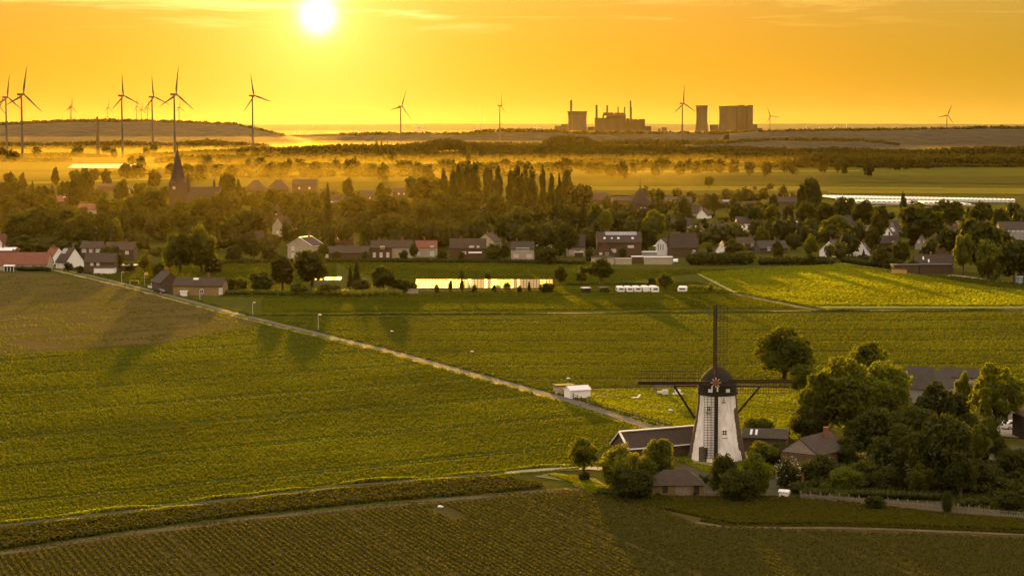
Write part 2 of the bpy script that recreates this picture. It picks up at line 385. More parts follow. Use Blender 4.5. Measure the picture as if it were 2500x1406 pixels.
def crown_blobs(kind, rng):
    """lobes of a crown in a unit box: width 1, height 1, standing on z = 0."""
    b = []
    def lobes(n, cz, R0, rz, r, zmin=0.0, squash=1.0):
        for i in range(n):
            a = 2 * math.pi * (i * 0.618 + rng.random() * 0.2); h = (i + 0.5) / n * 2 - 1; h = max(-0.92, min(0.97, h + rng.normal() * 0.12))
            q = math.sqrt(max(0, 1 - h * h)) * (0.68 + 0.45 * rng.random()); k = r * (0.55 + 0.85 * rng.random() ** 1.3)
            z = cz + h * rz
            if z - k < zmin: z = zmin + k
            b.append((q * R0 * math.cos(a), q * R0 * math.sin(a), z, k, k, k * squash))
    if kind == 'round':
        b.append((0, 0, .62, .30, .30, .27)); lobes(15, .62, .34, .29, .155, .2)
    elif kind == 'broad':
        b.append((0, 0, .58, .34, .34, .26)); lobes(20, .57, .37, .32, .135, .14); lobes(6, .35, .4, .1, .12, .12)
    elif kind == 'oval':
        b.append((0, 0, .56, .28, .28, .36)); lobes(16, .56, .32, .36, .15, .1)
    elif kind == 'ragged':
        b.append((0, 0, .55, .22, .22, .26)); lobes(22, .58, .38, .36, .115, .12)
    elif kind == 'bush':
        b.append((0, 0, .45, .36, .36, .42)); lobes(14, .5, .35, .36, .17, .02); lobes(5, .2, .4, .1, .16, .0)
    elif kind == 'poplar':
        for i in range(26):
            z = .1 + .86 * i / 25; r = (.34 if z < .7 else .34 * (1.05 - z) / .35) + .05; a = rng.random() * 6.28; q = r * .8 * rng.random() ** .5
            k = max(.08, r * .5 * rng.uniform(.7, 1.3))
            b.append((q * math.cos(a), q * math.sin(a), min(z, .95), k, k, .085 + .02 * rng.random()))
    elif kind == 'conifer':
        for i in range(13):
            z = .08 + .88 * i / 12; r = .47 * (1.02 - z) ** .85 + .02
            m = max(3, int(7 * (1 - z)) + 1)
            for j in range(m):
                a = 6.28 * (j + rng.random() * .5) / m; q = r * .55
                b.append((q * math.cos(a), q * math.sin(a), z - .03, r * .55 + .02, r * .55 + .02, .055))
    elif kind == 'willow':
        b.append((0, 0, .58, .34, .34, .34)); lobes(16, .62, .34, .3, .15, .1); lobes(10, .3, .42, .2, .11, .0, 2.0)
    elif kind == 'column':
        b.append((0, 0, .5, .42, .42, .48)); lobes(10, .5, .3, .4, .2, 0)
    return b
def trunk_mb(kind, rng, detail):
    mb = MB()
    top = {'bush': .3, 'column': .3, 'conifer': .95, 'poplar': .85}.get(kind, .62)
    r = .035 if kind not in ('bush', 'column') else .02
    n = 8 if detail else 5
    mb.tube((0, 0, -.01), (0, 0, .2), r * 1.3, r, n); mb.tube((0, 0, .2), (rng.normal() * .02, rng.normal() * .02, top), r, r * .25, n)
    if detail and kind in ('round', 'broad', 'oval', 'ragged', 'willow'):
        for i in range(11):
            a = 6.28 * i / 11 + rng.random(); z0 = .16 + .26 * rng.random(); l = .26 + .14 * rng.random()
            e = (math.cos(a) * l, math.sin(a) * l, z0 + .16 + .22 * rng.random())
            mb.tube((0, 0, z0), e, r * .5, r * .1, 5)
            for q in range(2):
                f = .5 + .25 * q; s = Vector((0, 0, z0)).lerp(Vector(e), f)
                mb.tube(s, s + Vector((rng.normal() * .1, rng.normal() * .1, .12)), r * .22, r * .06, 4)
    return mb
LOD = {'near': (9500, .036), 'mid': (1300, .083), 'far': (260, .15)}
TREE_CACHE = {}
def tree_meshes(kind, lod, var, lm):
    key = (kind, lod, var, lm.name)
    if key in TREE_CACHE: return TREE_CACHE[key]
    rng = np.random.default_rng(abs(hash_str(kind + lod)) % 100000 + var * 17)
    blobs = crown_blobs(kind, rng); n, s = LOD[lod]
    if kind in ('round', 'broad', 'oval', 'ragged', 'bush', 'willow') and lod != 'far':      # sprays standing out from each lobe
        extra = []
        for (cx, cy, cz, rx, ry, rz) in blobs:
            for q in range(4 if lod == 'near' else 2):
                d = rng.normal(size=3); d[2] = abs(d[2]) * .8 + .1 * d[2]; d /= np.linalg.norm(d); f = rng.uniform(.75, 1.12); k = rng.uniform(.28, .5)
                extra.append((cx + d[0] * rx * f, cy + d[1] * ry * f, min(.99, max(.03, cz + d[2] * rz * f)), rx * k, ry * k, rz * k * .8))
        core_set = blobs; blobs = blobs + extra
    else: core_set = blobs
    if kind in ('bush', 'column'): n = int(n * .8)
    if kind == 'conifer': n = int(n * 1.2); s *= .75
    V, Q = leaf_cloud(rng, blobs, n, s, droop=.5 if kind == 'willow' else (.15 if kind == 'conifer' else 0), aspect=2.0 if kind == 'willow' else 1.0, shell=.5 if lod == 'near' else .6)
    CV, CQ = core_blobs(core_set if lod != 'far' else core_set[::2], .6 if lod == 'near' else .74)
    if lod == 'near' and kind in ('broad', 'ragged', 'round'):
        V_, Q_ = V, Q                                   # gaps stay open: no inner mass but for the heart of the crown
        CV, CQ = core_blobs(core_set[:1], .55)
    V2 = np.concatenate([V, CV]); Q2 = np.concatenate([Q, CQ + len(V)])
    tm = trunk_mb(kind, rng, lod == 'near')
    if lod == 'near':
        TREE_CACHE[key] = (np_mesh('crown', V2, Q2, [lm]), tm.mesh('trunk', [M_bark]))
    else:
        tv = np.array(tm.v); tq = np.array([f if len(f) == 4 else (list(f) + [f[-1]] * 4)[:4] for f in tm.f if len(f) >= 3 and len(f) <= 4])
        mi = np.concatenate([np.zeros(len(Q2), int), np.ones(len(tq), int)])
        TREE_CACHE[key] = (np_mesh(kind + '_tree', np.concatenate([V2, tv]), np.concatenate([Q2, tq + len(V2)]), [lm, M_bark], mi), None)
    return TREE_CACHE[key]
def hash_str(s):
    h = 7
    for c in s: h = (h * 31 + ord(c)) & 0x7fffffff
    return h
KINDWORD = {'round': 'broadleaf_tree', 'broad': 'broadleaf_tree', 'oval': 'oval_tree', 'ragged': 'open_tree', 'bush': 'bush', 'poplar': 'poplar_tree', 'conifer': 'conifer_tree', 'willow': 'willow_tree', 'column': 'columnar_tree'}
TREES = []          # (object, px, py, kind, needs_label)
rnd = random.Random(11)
def tree(kind, x, y, w, h, lod='mid', label=None, group=None, lm=None, px=None, py=None, name=None, z=0.0):
    lm = lm or rnd.choice([M_leaf, M_leaf, M_leafd, M_leafl])
    if kind == 'conifer' and lm is not M_leafd: lm = M_leafd
    var = rnd.randrange(3 if lod != 'near' else 2)
    a, b = tree_meshes(kind, lod, var, lm)
    nm = name or KINDWORD[kind]
    if lod == 'near':
        o = thing(nm, label, 'bush' if kind == 'bush' else 'tree', (x, y, z), rnd.random() * 6.28, group)
        c = link('crown', a, o); t = link('trunk', b, o)
        for q in (c, t): q.scale = (w, w, h)
    else:
        o = link(nm, a, None, (x, y, z), rnd.random() * 6.28); o.scale = (w, w, h)
        tag(o, label, 'bush' if kind == 'bush' else 'tree', group)
    TREES.append((o, px, py, kind, label is None))
    return o
def tree_px(kind, px, ytop, wpx, pbase=None, h=None, lod='mid', **kw):
    """tree by its place in the view: base row or real height decides how far off it stands."""
    if pbase is not None:
        x, y = ground(px, pbase)
        h = at(px, ytop, y)[1]
    else:
        y = dist_of(ytop, h); x = at(px, ytop, y)[0]
    return tree(kind, x, y, wpx / ppm(y), h, lod, px=px, py=(pbase or ytop), **kw)

# ------------------------------------------------------------------ ground and fields
def sheet(name, pts, z, m, label=None, kind='structure'):
    mb = MB(); mb.face([(x, y, z) for x, y in pts]); o = mb.build(name, m)
    if o.data.polygons[0].normal.z < 0: o.data.flip_normals()
    tag(o, label, None, None, kind); return o
def psheet(name, pp, z, m, label=None): return sheet(name, [ground(px, py) for px, py in pp], z, m, label)
def ribbon(name, pp, wid, z, m, label=None, rag=0.0, seed=3):
    """strip of ground w metres wide along a line of pixels"""
    P = [Vector(ground(px, py)) for px, py in pp]; rr = random.Random(seed)
    Q = []
    for i in range(len(P) - 1):
        n = max(1, int((P[i + 1] - P[i]).length / 3)); Q += [P[i].lerp(P[i + 1], k / n) for k in range(n)]
    Q.append(P[-1]); mb = MB(); Lp, Rp = [], []
    for i, p in enumerate(Q):
        t = (Q[min(i + 1, len(Q) - 1)] - Q[max(i - 1, 0)]).normalized(); nn = Vector((-t.y, t.x))
        a, b = p + nn * (wid / 2 + rr.uniform(-rag, rag)), p - nn * (wid / 2 + rr.uniform(-rag, rag))
        Lp.append((a.x, a.y, z)); Rp.append((b.x, b.y, z))
    mb.quad_strip(Rp, Lp, closed=False); o = mb.build(name, m); tag(o, label, None, None, 'structure'); return o
G_base = field_mat('meadow_ground', (0.04, 0.042, 0.003), (1, 0.2), 60, 0.0001, bump=0.7, bscale=0.5)
G_green = field_mat('green_crop', (0.042, 0.05, 0.003), (51, 33), 27, 0.55, bump=0.8, bscale=1.9)
G_green2 = field_mat('green_crop_beyond_road', (0.042, 0.048, 0.003), (1, 0.03), 24, 0.5, bump=0.8, bscale=1.7)
G_brown = field_mat('half_bare_field', (0.07, 0.048, 0.014), (51, 33), 30, 0.6, bump=0.4, bscale=1.5, dark=0.7)
G_bright = field_mat('bright_grain', (0.08, 0.085, 0.004), (150, -130), 22, 0.7, bump=0.95, bscale=1.2, sheen=0.5, dark=0.5)
G_mid = field_mat('mid_meadow', (0.055, 0.06, 0.004), (1, 0.05), 18, 0.4, bump=0.8, bscale=0.9)
G_lawn = field_mat('mown_meadow', (0.045, 0.042, 0.004), (1, -0.8), 50, 0.001, bump=0.95, bscale=1.1, sheen=0.4, dark=0.35)
G_soilrow = field_mat('potato_soil', (0.05, 0.038, 0.010), (0.42, -1), 24, 0.4, bump=0.6, bscale=1.5, dark=0.6)
FARM = [field_mat('far_field_%s' % n, c, (1, 0.02), t, 1.0, bump=0.5, bscale=0.2) for n, c, t in
        (('dark', (0.03, 0.03, 0.004), 60), ('olive', (0.05, 0.046, 0.005), 45), ('bright', (0.12, 0.10, 0.01), 50), ('green', (0.042, 0.05, 0.004), 60))]
gm = MB(); gm.face([(-10000, -1000, 0), (10000, -1000, 0), (10000, 25000, 0), (-10000, 25000, 0)])
tag(gm.build('ground', G_base), 'wide flat plain of meadows running to the horizon', None, None, 'structure')

ROAD = [(118, 650), (330, 700), (600, 772), (940, 855), (1380, 975), (1600, 1049)]
psheet('field', [(-300, 662), (118, 668), (330, 706), (600, 778), (940, 861), (1380, 983), (1560, 1048), (1500, 1085), (1395, 1140), (840, 1182), (0, 1278), (-400, 1330), (-600, 1000)], 0.02, G_green, 'large green crop field between the lane and the farm track')
psheet('field', [(-300, 662), (118, 668), (330, 706), (640, 790), (400, 838), (0, 868), (-500, 900)], 0.04, G_brown, 'half bare brownish field beside the village lane')
psheet('field', [(600, 770), (1250, 766), (1900, 762), (2700, 757), (2900, 1000), (2300, 960), (1700, 945), (1420, 950), (1380, 970), (940, 851)], 0.02, G_green2, 'green crop field between the lane and the field track')
psheet('field', [(1700, 668), (2060, 642), (2180, 660), (2420, 700), (2700, 735), (2700, 752), (1960, 752), (1790, 715)], 0.03, G_bright, 'sunlit yellow green grain field at the village edge')
psheet('field', [(640, 730), (1380, 722), (1790, 718), (1950, 754), (1250, 762), (640, 766)], 0.03, G_mid, 'narrow meadow strip beyond the field track')
psheet('field', [(810, 634), (1440, 640), (1500, 660), (1990, 655), (1710, 668), (1390, 700), (980, 690), (850, 660)], 0.03, G_green2, 'green strip of crop behind the glasshouse')
psheet('meadow', [(1420, 950), (1700, 945), (1960, 950), (1960, 1100), (1830, 1080), (1690, 1045), (1600, 1045), (1400, 985)], 0.05, G_lawn, 'sunlit mown meadow behind the windmill')
psheet('field', [(-700, 1345), (0, 1352), (560, 1272), (1400, 1192), (1500, 1180), (1700, 1212), (2000, 1220), (2900, 1250), (3300, 1900), (-1200, 1900)], 0.02, G_soilrow, 'soil of the potato field')
psheet('yard', [(2415, 1062), (2440, 1030), (2600, 1030), (2700, 1080), (2480, 1068)], 0.06, M_gravel, 'pale gravel yard beside the farm shed')
psheet('lawn', [(1640, 1118), (1655, 1100), (1900, 1090), (1900, 1160), (1720, 1150)], 0.07, G_lawn, 'grass at the foot of the windmill')
psheet('garden', [(1480, 1212), (1600, 1150), (1900, 1085), (2350, 1075), (2600, 1100), (2900, 1290), (2560, 1275), (2330, 1256), (1955, 1222)], 0.035, mat('garden_shade_tone', (0.05, 0.042, 0.012), .95, col2=(.028, .025, .007), scale=.5, bump=.5), 'garden ground round the farmhouse with tree shade in its colour')  # ground darkened: shade of the trees put into its colour
ribbon('road', ROAD, 2.4, 0.09, M_asphalt, 'narrow grey lane running from the village to the windmill')
ribbon('verge', [(p[0] - 6, p[1] + 5) for p in ROAD[:-1]], 1.7, 0.07, mat('dry_verge', (0.24, 0.19, 0.06), 0.95, var=0.35, scale=0.4, bump=0.6), 'dry grass verge along the lane', 0.5)
ribbon('track', [(560, 772), (620, 770), (1250, 766), (1900, 760), (2700, 754)], 3.4, 0.06, M_soilgreen, 'dark field track crossing the crops', 0.3)
ribbon('track', [(1780, 715), (1960, 750), (2010, 758)], 3.4, 0.07, M_soilgreen, 'short dark track along the bright field', 0.3)
ribbon('track', [(-400, 1325), (0, 1284), (420, 1236), (840, 1187), (1200, 1157)], 1.5, 0.08, M_soilgreen, 'sunken dark track below the green crop field', 0.15)
ribbon('path', [(1240, 1156), (1330, 1147), (1440, 1143), (1500, 1148)], 2.6, 0.09, M_gravel, 'pale gravel drive beside the small round tree', 0.1)
ribbon('path', [(-500, 1395), (0, 1352), (280, 1310), (560, 1272), (960, 1232), (1380, 1194), (1480, 1200)], 1.7, 0.05, M_soil, 'bare earth strip between the potato rows', 0.35)
ribbon('path', [(1700, 1275), (1780, 1288), (2050, 1289), (2250, 1295), (2500, 1306), (2900, 1320)], 1.3, 0.06, M_soil, 'pale dirt path through the potato field', 0.3)
ribbon('lawn', [(1330, 1158), (1420, 1172), (1470, 1198)], 4.5, 0.06, G_lawn, 'sunlit grass under the small round tree', 0.3)
ribbon('path', [(1960, 655), (2080, 655), (2180, 690), (2330, 672), (2500, 695)], 2.2, 0.02, M_gravel, 'pale path between the houses and the grain field', 0.2)
# far strips
FZ = 0.0
for nm_, pp, m in (
    ('olive', [(1330, 470), (2700, 476), (2700, 462), (1360, 455)], 2), ('dark', [(1380, 440), (2700, 452), (2700, 430), (1390, 428)], 0),
    ('green', [(1390, 428), (2700, 432), (2700, 414), (1400, 412)], 3), ('bright', [(1600, 462), (2300, 466), (2300, 459), (1650, 456)], 2),
    ('bright', [(1430, 424), (2100, 420), (2100, 417), (1430, 419)], 2), ('olive', [(-200, 440), (520, 438), (520, 400), (-200, 398)], 1),
    ('dark', [(-200, 424), (480, 421), (480, 414), (-200, 416)], 0), ('bright', [(60, 452), (420, 440), (420, 436), (60, 447)], 2),
    ('bright', [(640, 412), (960, 410), (960, 406), (640, 407)], 2), ('olive', [(700, 448), (1350, 446), (1350, 430), (700, 432)], 1),
    ('bright', [(1500, 350), (1700, 349), (1700, 347), (1500, 347.5)], 2), ('olive', [(-200, 372), (600, 372), (600, 360), (-200, 360)], 1),
    ('green', [(2130, 555), (2300, 545), (2560, 520), (2560, 497), (2150, 515)], 3), ('green', [(760, 420), (1300, 420), (1300, 412), (760, 413)], 1),
    ('dark', [(1450, 480), (2020, 483), (2020, 470), (1450, 468)], 1)):
    FZ += .07; psheet('field', pp, 0.25 + FZ, FARM[m], '%s field strip far beyond the village' % nm_)
ribbon('path', [(2080, 508), (2240, 498), (2270, 497)], 3.0, 0.35, M_gravel, 'pale track across the green field by the plastic tunnels')
# ------------------------------------------------------------------ hills, far woods, mist
M_hill = mat('wooded_slope', (0.028, 0.025, 0.004), 0.95, col2=(0.009, 0.009, 0.002), scale=0.022, detail=8, stretch=(1, 1, 2.5))
_nt = M_hill.node_tree; _b = _nt.nodes.new("ShaderNodeBump"); _b.inputs["Distance"].default_value = 22.0; _b.inputs["Strength"].default_value = 0.5
_n = _nt.nodes.new("ShaderNodeTexNoise"); _n.inputs["Scale"].default_value = .04; _n.inputs["Detail"].default_value = 6
_t = _nt.nodes.new("ShaderNodeTexCoord"); _nt.links.new(_t.outputs["Object"], _n.inputs[0]); _nt.links.new(_n.outputs[0], _b.inputs["Height"])
_nt.links.new(_b.outputs[0], [q for q in _nt.nodes if q.type == 'BSDF_PRINCIPLED'][0].inputs["Normal"])
def interp(prof, n):
    xs = np.linspace(prof[0][0], prof[-1][0], n); return xs, np.interp(xs, [p[0] for p in prof], [p[1] for p in prof])
def hill(name, prof, Y, depth, label, seed=1, n=150, rough=1.2):
    rng = np.random.default_rng(seed); xs, ys = interp(prof, n)
    rows = [(-1.0, 0.0), (-.75, .3), (-.5, .62), (-.25, .88), (0, 1.0), (.4, .9), (1.0, 0.0)]
    V = []
    jit = np.convolve(rng.normal(size=n + 8), np.ones(9) / 9, 'valid')[:n] * 2.5
    for f, h in rows:
        for i in range(n):
            x, z = at(xs[i], ys[i], Y)
            z = max(0.0, z)
            yy = Y + f * depth
            V.append((x * (yy / Y if f < 0 else 1), yy, z * h + (jit[i] * rough if 0 < h else 0) - (3 if h == 0 else 0)))
    Q = [(r * n + i, r * n + i + 1, (r + 1) * n + i + 1, (r + 1) * n + i) for r in range(len(rows) - 1) for i in range(n - 1)]
    me = np_mesh(name, V, np.array(Q), [M_hill]); me.polygons.foreach_set("use_smooth", [True] * len(Q))
    o = link(name, me); tag(o, label, None, None, 'structure'); return o
def wood(name, prof, Y, label, depth=120, th=14, dens=1.0, seed=1, cw=9.0, leaf=3.0, per=34, gap=0.0, lift=0.0, m=None, sink=1.0, jit=.35):
    """a far wood: many small crowns standing on the plain or on a slope, crowns reach the rows of prof."""
    rng = np.random.default_rng(seed)
    xa, xb = at(prof[0][0], 300, Y)[0], at(prof[-1][0], 300, Y)[0]
    n = int((xb - xa) * depth / (cw * cw) * 1.3 * dens)
    B, Vs, Qs = [], [], []
    for i in range(n):
        f = rng.random() ** 1.3; y = Y + f * depth; x = rng.uniform(xa, xb)
        px = 1250 + x / y * F
        yt = np.interp(px, [p[0] for p in prof], [p[1] for p in prof]); top = at(px, yt, Y)[1]
        if gap and math.sin(px * .05 + seed) + math.sin(px * .021 + 2 * seed) < gap * 2 - 2: continue
        z0 = max(0.0, top - th * 1.15) * sink
        hh = (top - z0) * (1 - jit * rng.random() ** 2) * (1.0 if f < .35 else 1.02); r = cw * rng.uniform(.45, .8)
        if hh < 2: continue
        B.append((x, y, z0 + hh * .55, r, r, hh * .5))
    V, Q = leaf_cloud(rng, B, int(len(B) * per * .55), leaf * 1.3, upbias=.35, shell=.75)
    CV, CQ = core_blobs(B, .86, 6, 4)
    me = np_mesh(name, np.concatenate([V, CV]), np.concatenate([Q, CQ + len(V)]), [m or M_leafw])
    o = link(name, me); tag(o, label, None, None, 'stuff'); return o

hill('hills', [(-600, 304), (500, 305), (900, 303), (1250, 302), (1600, 303), (2000, 302), (2500, 303), (3100, 303)], 19500, 2500, 'pale far hills along the horizon', 1, rough=3)
hill('hill', [(-500, 306), (0, 303), (90, 299), (150, 296), (300, 294), (430, 297), (575, 303), (610, 312), (660, 322), (700, 332), (760, 345)], 6300, 480, 'long flat topped hill behind the wind turbines', 2, rough=1.2)
hill('ridge', [(600, 333), (800, 328), (900, 326), (1150, 325), (1230, 318), (1300, 318), (1400, 324), (1900, 324), (2100, 324)], 6900, 200, 'low hazy ridge in front of the power station', 3)
hill('ridge', [(1780, 327), (1850, 322), (1950, 319), (2150, 317), (2300, 314), (2480, 312), (3000, 310)], 5200, 240, 'long dark ridge east of the power station', 4, rough=.6)
hill('ridge', [(1650, 356), (1750, 350), (1870, 343), (1950, 342), (2090, 344), (2150, 349), (2210, 357), (2300, 362)], 4300, 170, 'small wooded rise with a long tail', 5, rough=.6)
wood('hill_woods', [(-100, 301), (0, 300.5), (90, 297), (150, 293.5), (300, 291.5), (430, 295), (575, 301), (610, 309), (660, 320), (690, 329)], 6250, 'trees along the top of the flat hill', 60, 12, 1.2, 11, 14, 5, 26, sink=1)
wood('ridge_woods', [(1850, 320), (1950, 316.5), (2150, 314), (2300, 311.5), (2390, 309), (2480, 309.5), (2600, 308)], 5180, 'trees along the top of the dark ridge', 50, 10, 1.2, 12, 12, 4, 26)
wood('ridge_woods', [(830, 326), (900, 324), (1080, 324), (1150, 322), (1200, 315), (1300, 315.5), (1400, 321), (1640, 322), (1700, 321), (1850, 320)], 6850, 'trees along the low hazy ridge', 60, 12, .8, 13, 15, 5, 24)
wood('ridge_woods', [(1700, 351), (1760, 346), (1870, 340), (1950, 339), (2090, 341), (2150, 346), (2200, 353)], 4280, 'trees covering the small rise', 160, 12, .9, 14, 10, 4, 24)
wood('woods', [(-150, 352), (0, 349), (120, 350), (300, 346), (420, 351), (480, 344), (520, 342), (560, 348), (640, 352)], 4700, 'hazy trees below the flat hill', 120, 14, .8, 15, 12, 4, 26)
wood('woods', [(980, 356), (1120, 348), (1300, 350), (1400, 346), (1520, 342), (1660, 344), (1900, 346), (2060, 350)], 5000, 'pale hazy woods in front of the power station', 130, 12, .7, 16, 12, 4, 24)
wood('woods', [(1330, 345), (1345, 337), (1390, 334.5), (1430, 336), (1445, 345)], 4600, 'long low copse in the haze', 90, 18, 1.6, 17, 10, 4, 30)
wood('woods', [(-150, 378), (0, 380), (160, 376), (300, 384), (330, 378), (420, 375), (470, 371), (560, 368)], 3500, 'dark trees behind the old brick chimney', 110, 13, 1.0, 18, 9, 3.2, 30)
wood('woods', [(560, 366), (640, 362), (700, 363), (800, 357), (900, 356), (960, 357), (1020, 352), (1060, 346), (1090, 341), (1120, 342), (1140, 352), (1250, 356), (1330, 356), (1480, 357), (1660, 358), (1720, 366)], 3450, 'long dark wood crossing the plain beyond the village', 170, 17, 1.0, 19, 10, 3.2, 30)
wood('woods', [(1640, 364), (1760, 360), (1850, 363), (1950, 366), (2030, 362), (2150, 367), (2260, 369), (2330, 364), (2420, 362), (2500, 361), (2640, 360)], 3250, 'dark wood below the wooded rise', 150, 15, 1.0, 20, 9, 3.0, 30)
wood('woods', [(1740, 378), (1790, 370), (1880, 374), (2000, 378), (2200, 378), (2420, 380), (2640, 376)], 2950, 'lower fringe of the dark wood', 110, 12, .8, 21, 8, 2.6, 30)
wood('woods', [(600, 380), (700, 374), (860, 376), (1000, 371), (1150, 373), (1300, 371), (1500, 373), (1740, 376)], 3050, 'dark wood edge in front of the long wood', 110, 13, 1.0, 26, 9, 2.8, 30)
wood('woods', [(380, 388), (470, 382), (560, 380), (660, 384), (720, 386)], 2900, 'dark trees linking the woods north of the church', 80, 12, 1.0, 27, 8, 2.6, 30)
wood('woods', [(-150, 392), (0, 386), (60, 389), (140, 390)], 3000, 'dark copse at the western edge of the plain', 80, 12, 1.0, 28, 8, 2.6, 30)
wood('woods', [(2050, 386), (2200, 384), (2400, 386), (2640, 384)], 2780, 'shaded wood edge along the eastern fields', 110, 12, 1.0, 29, 8, 2.6, 30)
wood('trees', [(380, 412), (480, 408), (560, 409), (640, 403), (700, 405), (820, 400), (900, 408), (1020, 404), (1100, 405), (1240, 400), (1390, 404)], 2300, 'merged lower crowns in the haze behind the village', 70, 13, .9, 31, 8, 2.2, 30)
wood('trees', [(560, 424), (640, 420), (700, 414), (780, 418), (850, 420), (1000, 424), (1080, 416), (1150, 418), (1300, 424)], 2050, 'scattered low trees between the village and the far hedgerow', 60, 10, .8, 32, 7, 1.9, 30, gap=.55)
wood('trees', [(-100, 430), (0, 428), (90, 432), (150, 428), (240, 424), (330, 418), (420, 416), (500, 420)], 2150, 'scattered hedgerow trees on the western fields', 60, 11, .9, 33, 7, 1.9, 30, gap=.6)
wood('trees', [(1380, 398), (1500, 395), (1620, 396), (1760, 395), (1900, 399), (2100, 398), (2300, 400)], 2560, 'low crowns filling the far hedgerow beyond the eastern fields', 50, 11, .8, 34, 8, 2.4, 30, gap=.8)
wood('hedge', [(1380, 392), (1500, 389), (1560, 394), (1620, 398), (1760, 398), (1900, 402), (2100, 401), (2500, 402), (2640, 402)], 2620, 'low hedge along the far fields', 30, 8, 1.0, 22, 6, 2.2, 30)
wood('hedge', [(520, 404), (700, 402), (900, 402), (1100, 404), (1380, 404)], 2500, 'low growth between the far crowns', 40, 9, 1.0, 23, 7, 2.4, 30)
wood('hedge', [(-150, 444), (0, 440), (140, 442), (300, 441), (460, 438)], 1900, 'low hedge crossing the fields north of the church', 25, 6, 1.0, 24, 5, 1.6, 30)
wood('hedge', [(580, 436), (700, 430), (860, 434), (1000, 436), (1200, 436)], 2000, 'hedge and scrub beyond the village roofs', 30, 7, .7, 25, 6, 1.8, 30)

def volume_box(name, lo, hi, dens, col, g, label):
    mb = MB()
    if isinstance(lo, list): mb.prism([(x, y, 0) for x, y in lo], (0, 0, hi[0]), (0, 0, hi[1]))
    else: mb.box([(a + b) / 2 for a, b in zip(lo, hi)], [b - a for a, b in zip(lo, hi)])
    m = bpy.data.materials.new(name); nt, N, L, out = nodes_of(m)
    v = N.new("ShaderNodeVolumePrincipled"); v.inputs["Color"].default_value = (*col, 1); v.inputs["Density"].default_value = dens; v.inputs["Anisotropy"].default_value = g
    L.new(v.outputs[0], out.inputs["Volume"]); m.cycles.homogeneous_volume = True if hasattr(m.cycles, 'homogeneous_volume') else None
    o = mb.build(name, m); tag(o, label, None, None, 'stuff'); return o
volume_box('haze', (-10200, -1200, -5), (10200, 25200, 240), 0.25e-5, (0.78, 0.60, 0.22), 0.72, 'even golden evening haze over the whole plain')
volume_box('mist', [(-6000, 1700), (150, 1700), (520, 3250), (1500, 3500), (6000, 3700), (6000, 8800), (-6000, 8800)], (-2, 13), 8.1e-5, (0.78, 0.61, 0.17), 0.72, 'thin low mist lying on the far fields')

volume_box('mist', [(-900, 640), (-60, 640), (60, 900), (220, 1300), (260, 1690), (-1500, 1690)], (-2, 27), 1.7e-5, (0.78, 0.58, 0.13), 0.72, 'added thin mist imitating a lens flare veil over the western village')  # added volume, standing in for the lens flare veil over the roofs
volume_box('mist', (-2600, 7000, -2), (4200, 8150, 44), 4.3e-5, (0.78, 0.61, 0.17), 0.72, 'pale mist lying in front of the power station')
volume_box('mist', (-3600, 4760, -2), (-480, 5700, 30), 4.3e-5, (0.78, 0.61, 0.17), 0.72, 'pale mist along the foot of the flat hill')
# ------------------------------------------------------------------ wind turbines
M_turb = mat('turbine_silhouette_tone', (0.07, 0.065, 0.06), 0.7, var=0.05, scale=0.2)  # darker than real light grey turbines: backlit silhouette put into the colour
def turbine(px, pyhub, Y, blades, yaw, label, hubr=1.0, nac=1.0):
    """blades: first blade angle (deg from up, clockwise as seen), yaw: rotor plane turned from the viewer (deg)."""
    x, z = at(px, pyhub, Y)
    D = blades[1]; R0 = D / 2
    t = thing('wind_turbine', label, 'wind turbine', (x, Y, 0), 0, 'wind turbines on the plain')
    mb = MB(); mb.tube((0, 0, -1), (0, 0, z - 1.5), R0 * .046 + .3, R0 * .026, 12); mb.build('tower', M_turb, t)
    c, s = math.cos(R(yaw)), math.sin(R(yaw))
    nrm = Vector((s, -c, 0)); side = Vector((c, s, 0))           # rotor axis / in-plane
    hub = Vector((0, 0, z)) + nrm * R0 * .12
    mb = MB(); mb.beam(Vector((0, 0, z)) - nrm * R0 * .17, Vector((0, 0, z)) + nrm * R0 * .09, R0 * .075, R0 * .075); mb.build('nacelle', M_turb, t)
    mb = MB(); mb.tube(hub - nrm * R0 * .04, hub + nrm * R0 * .05, R0 * .045, R0 * .02, 10); mb.build('hub', M_turb, t)
    for k in range(3):
        a = R(blades[0] + 120 * k); d = Vector((0, 0, 1)) * math.cos(a) + side * math.sin(a)
        e = d.cross(nrm); mb = MB(); prev = None
        for f, ch, th in ((0, .035, .03), (.06, .04, .03), (.2, .075, .022), (.5, .05, .012), (.8, .03, .007), (1.0, .008, .003)):
            p = hub + d * R0 * f - nrm * R0 * .06 * f * f * -1
            tw = R(18 * (1 - f)); e2 = e * math.cos(tw) + nrm * math.sin(tw); n2 = nrm * math.cos(tw) - e * math.sin(tw)
            ring = [tuple(p + e2 * R0 * ch * .4), tuple(p + n2 * R0 * th), tuple(p - e2 * R0 * ch * .8), tuple(p - n2 * R0 * th)]
            if prev: mb.quad_strip(prev, ring)
            prev = ring
        mb.build('blade', M_turb, t)
    return t
ET = 66
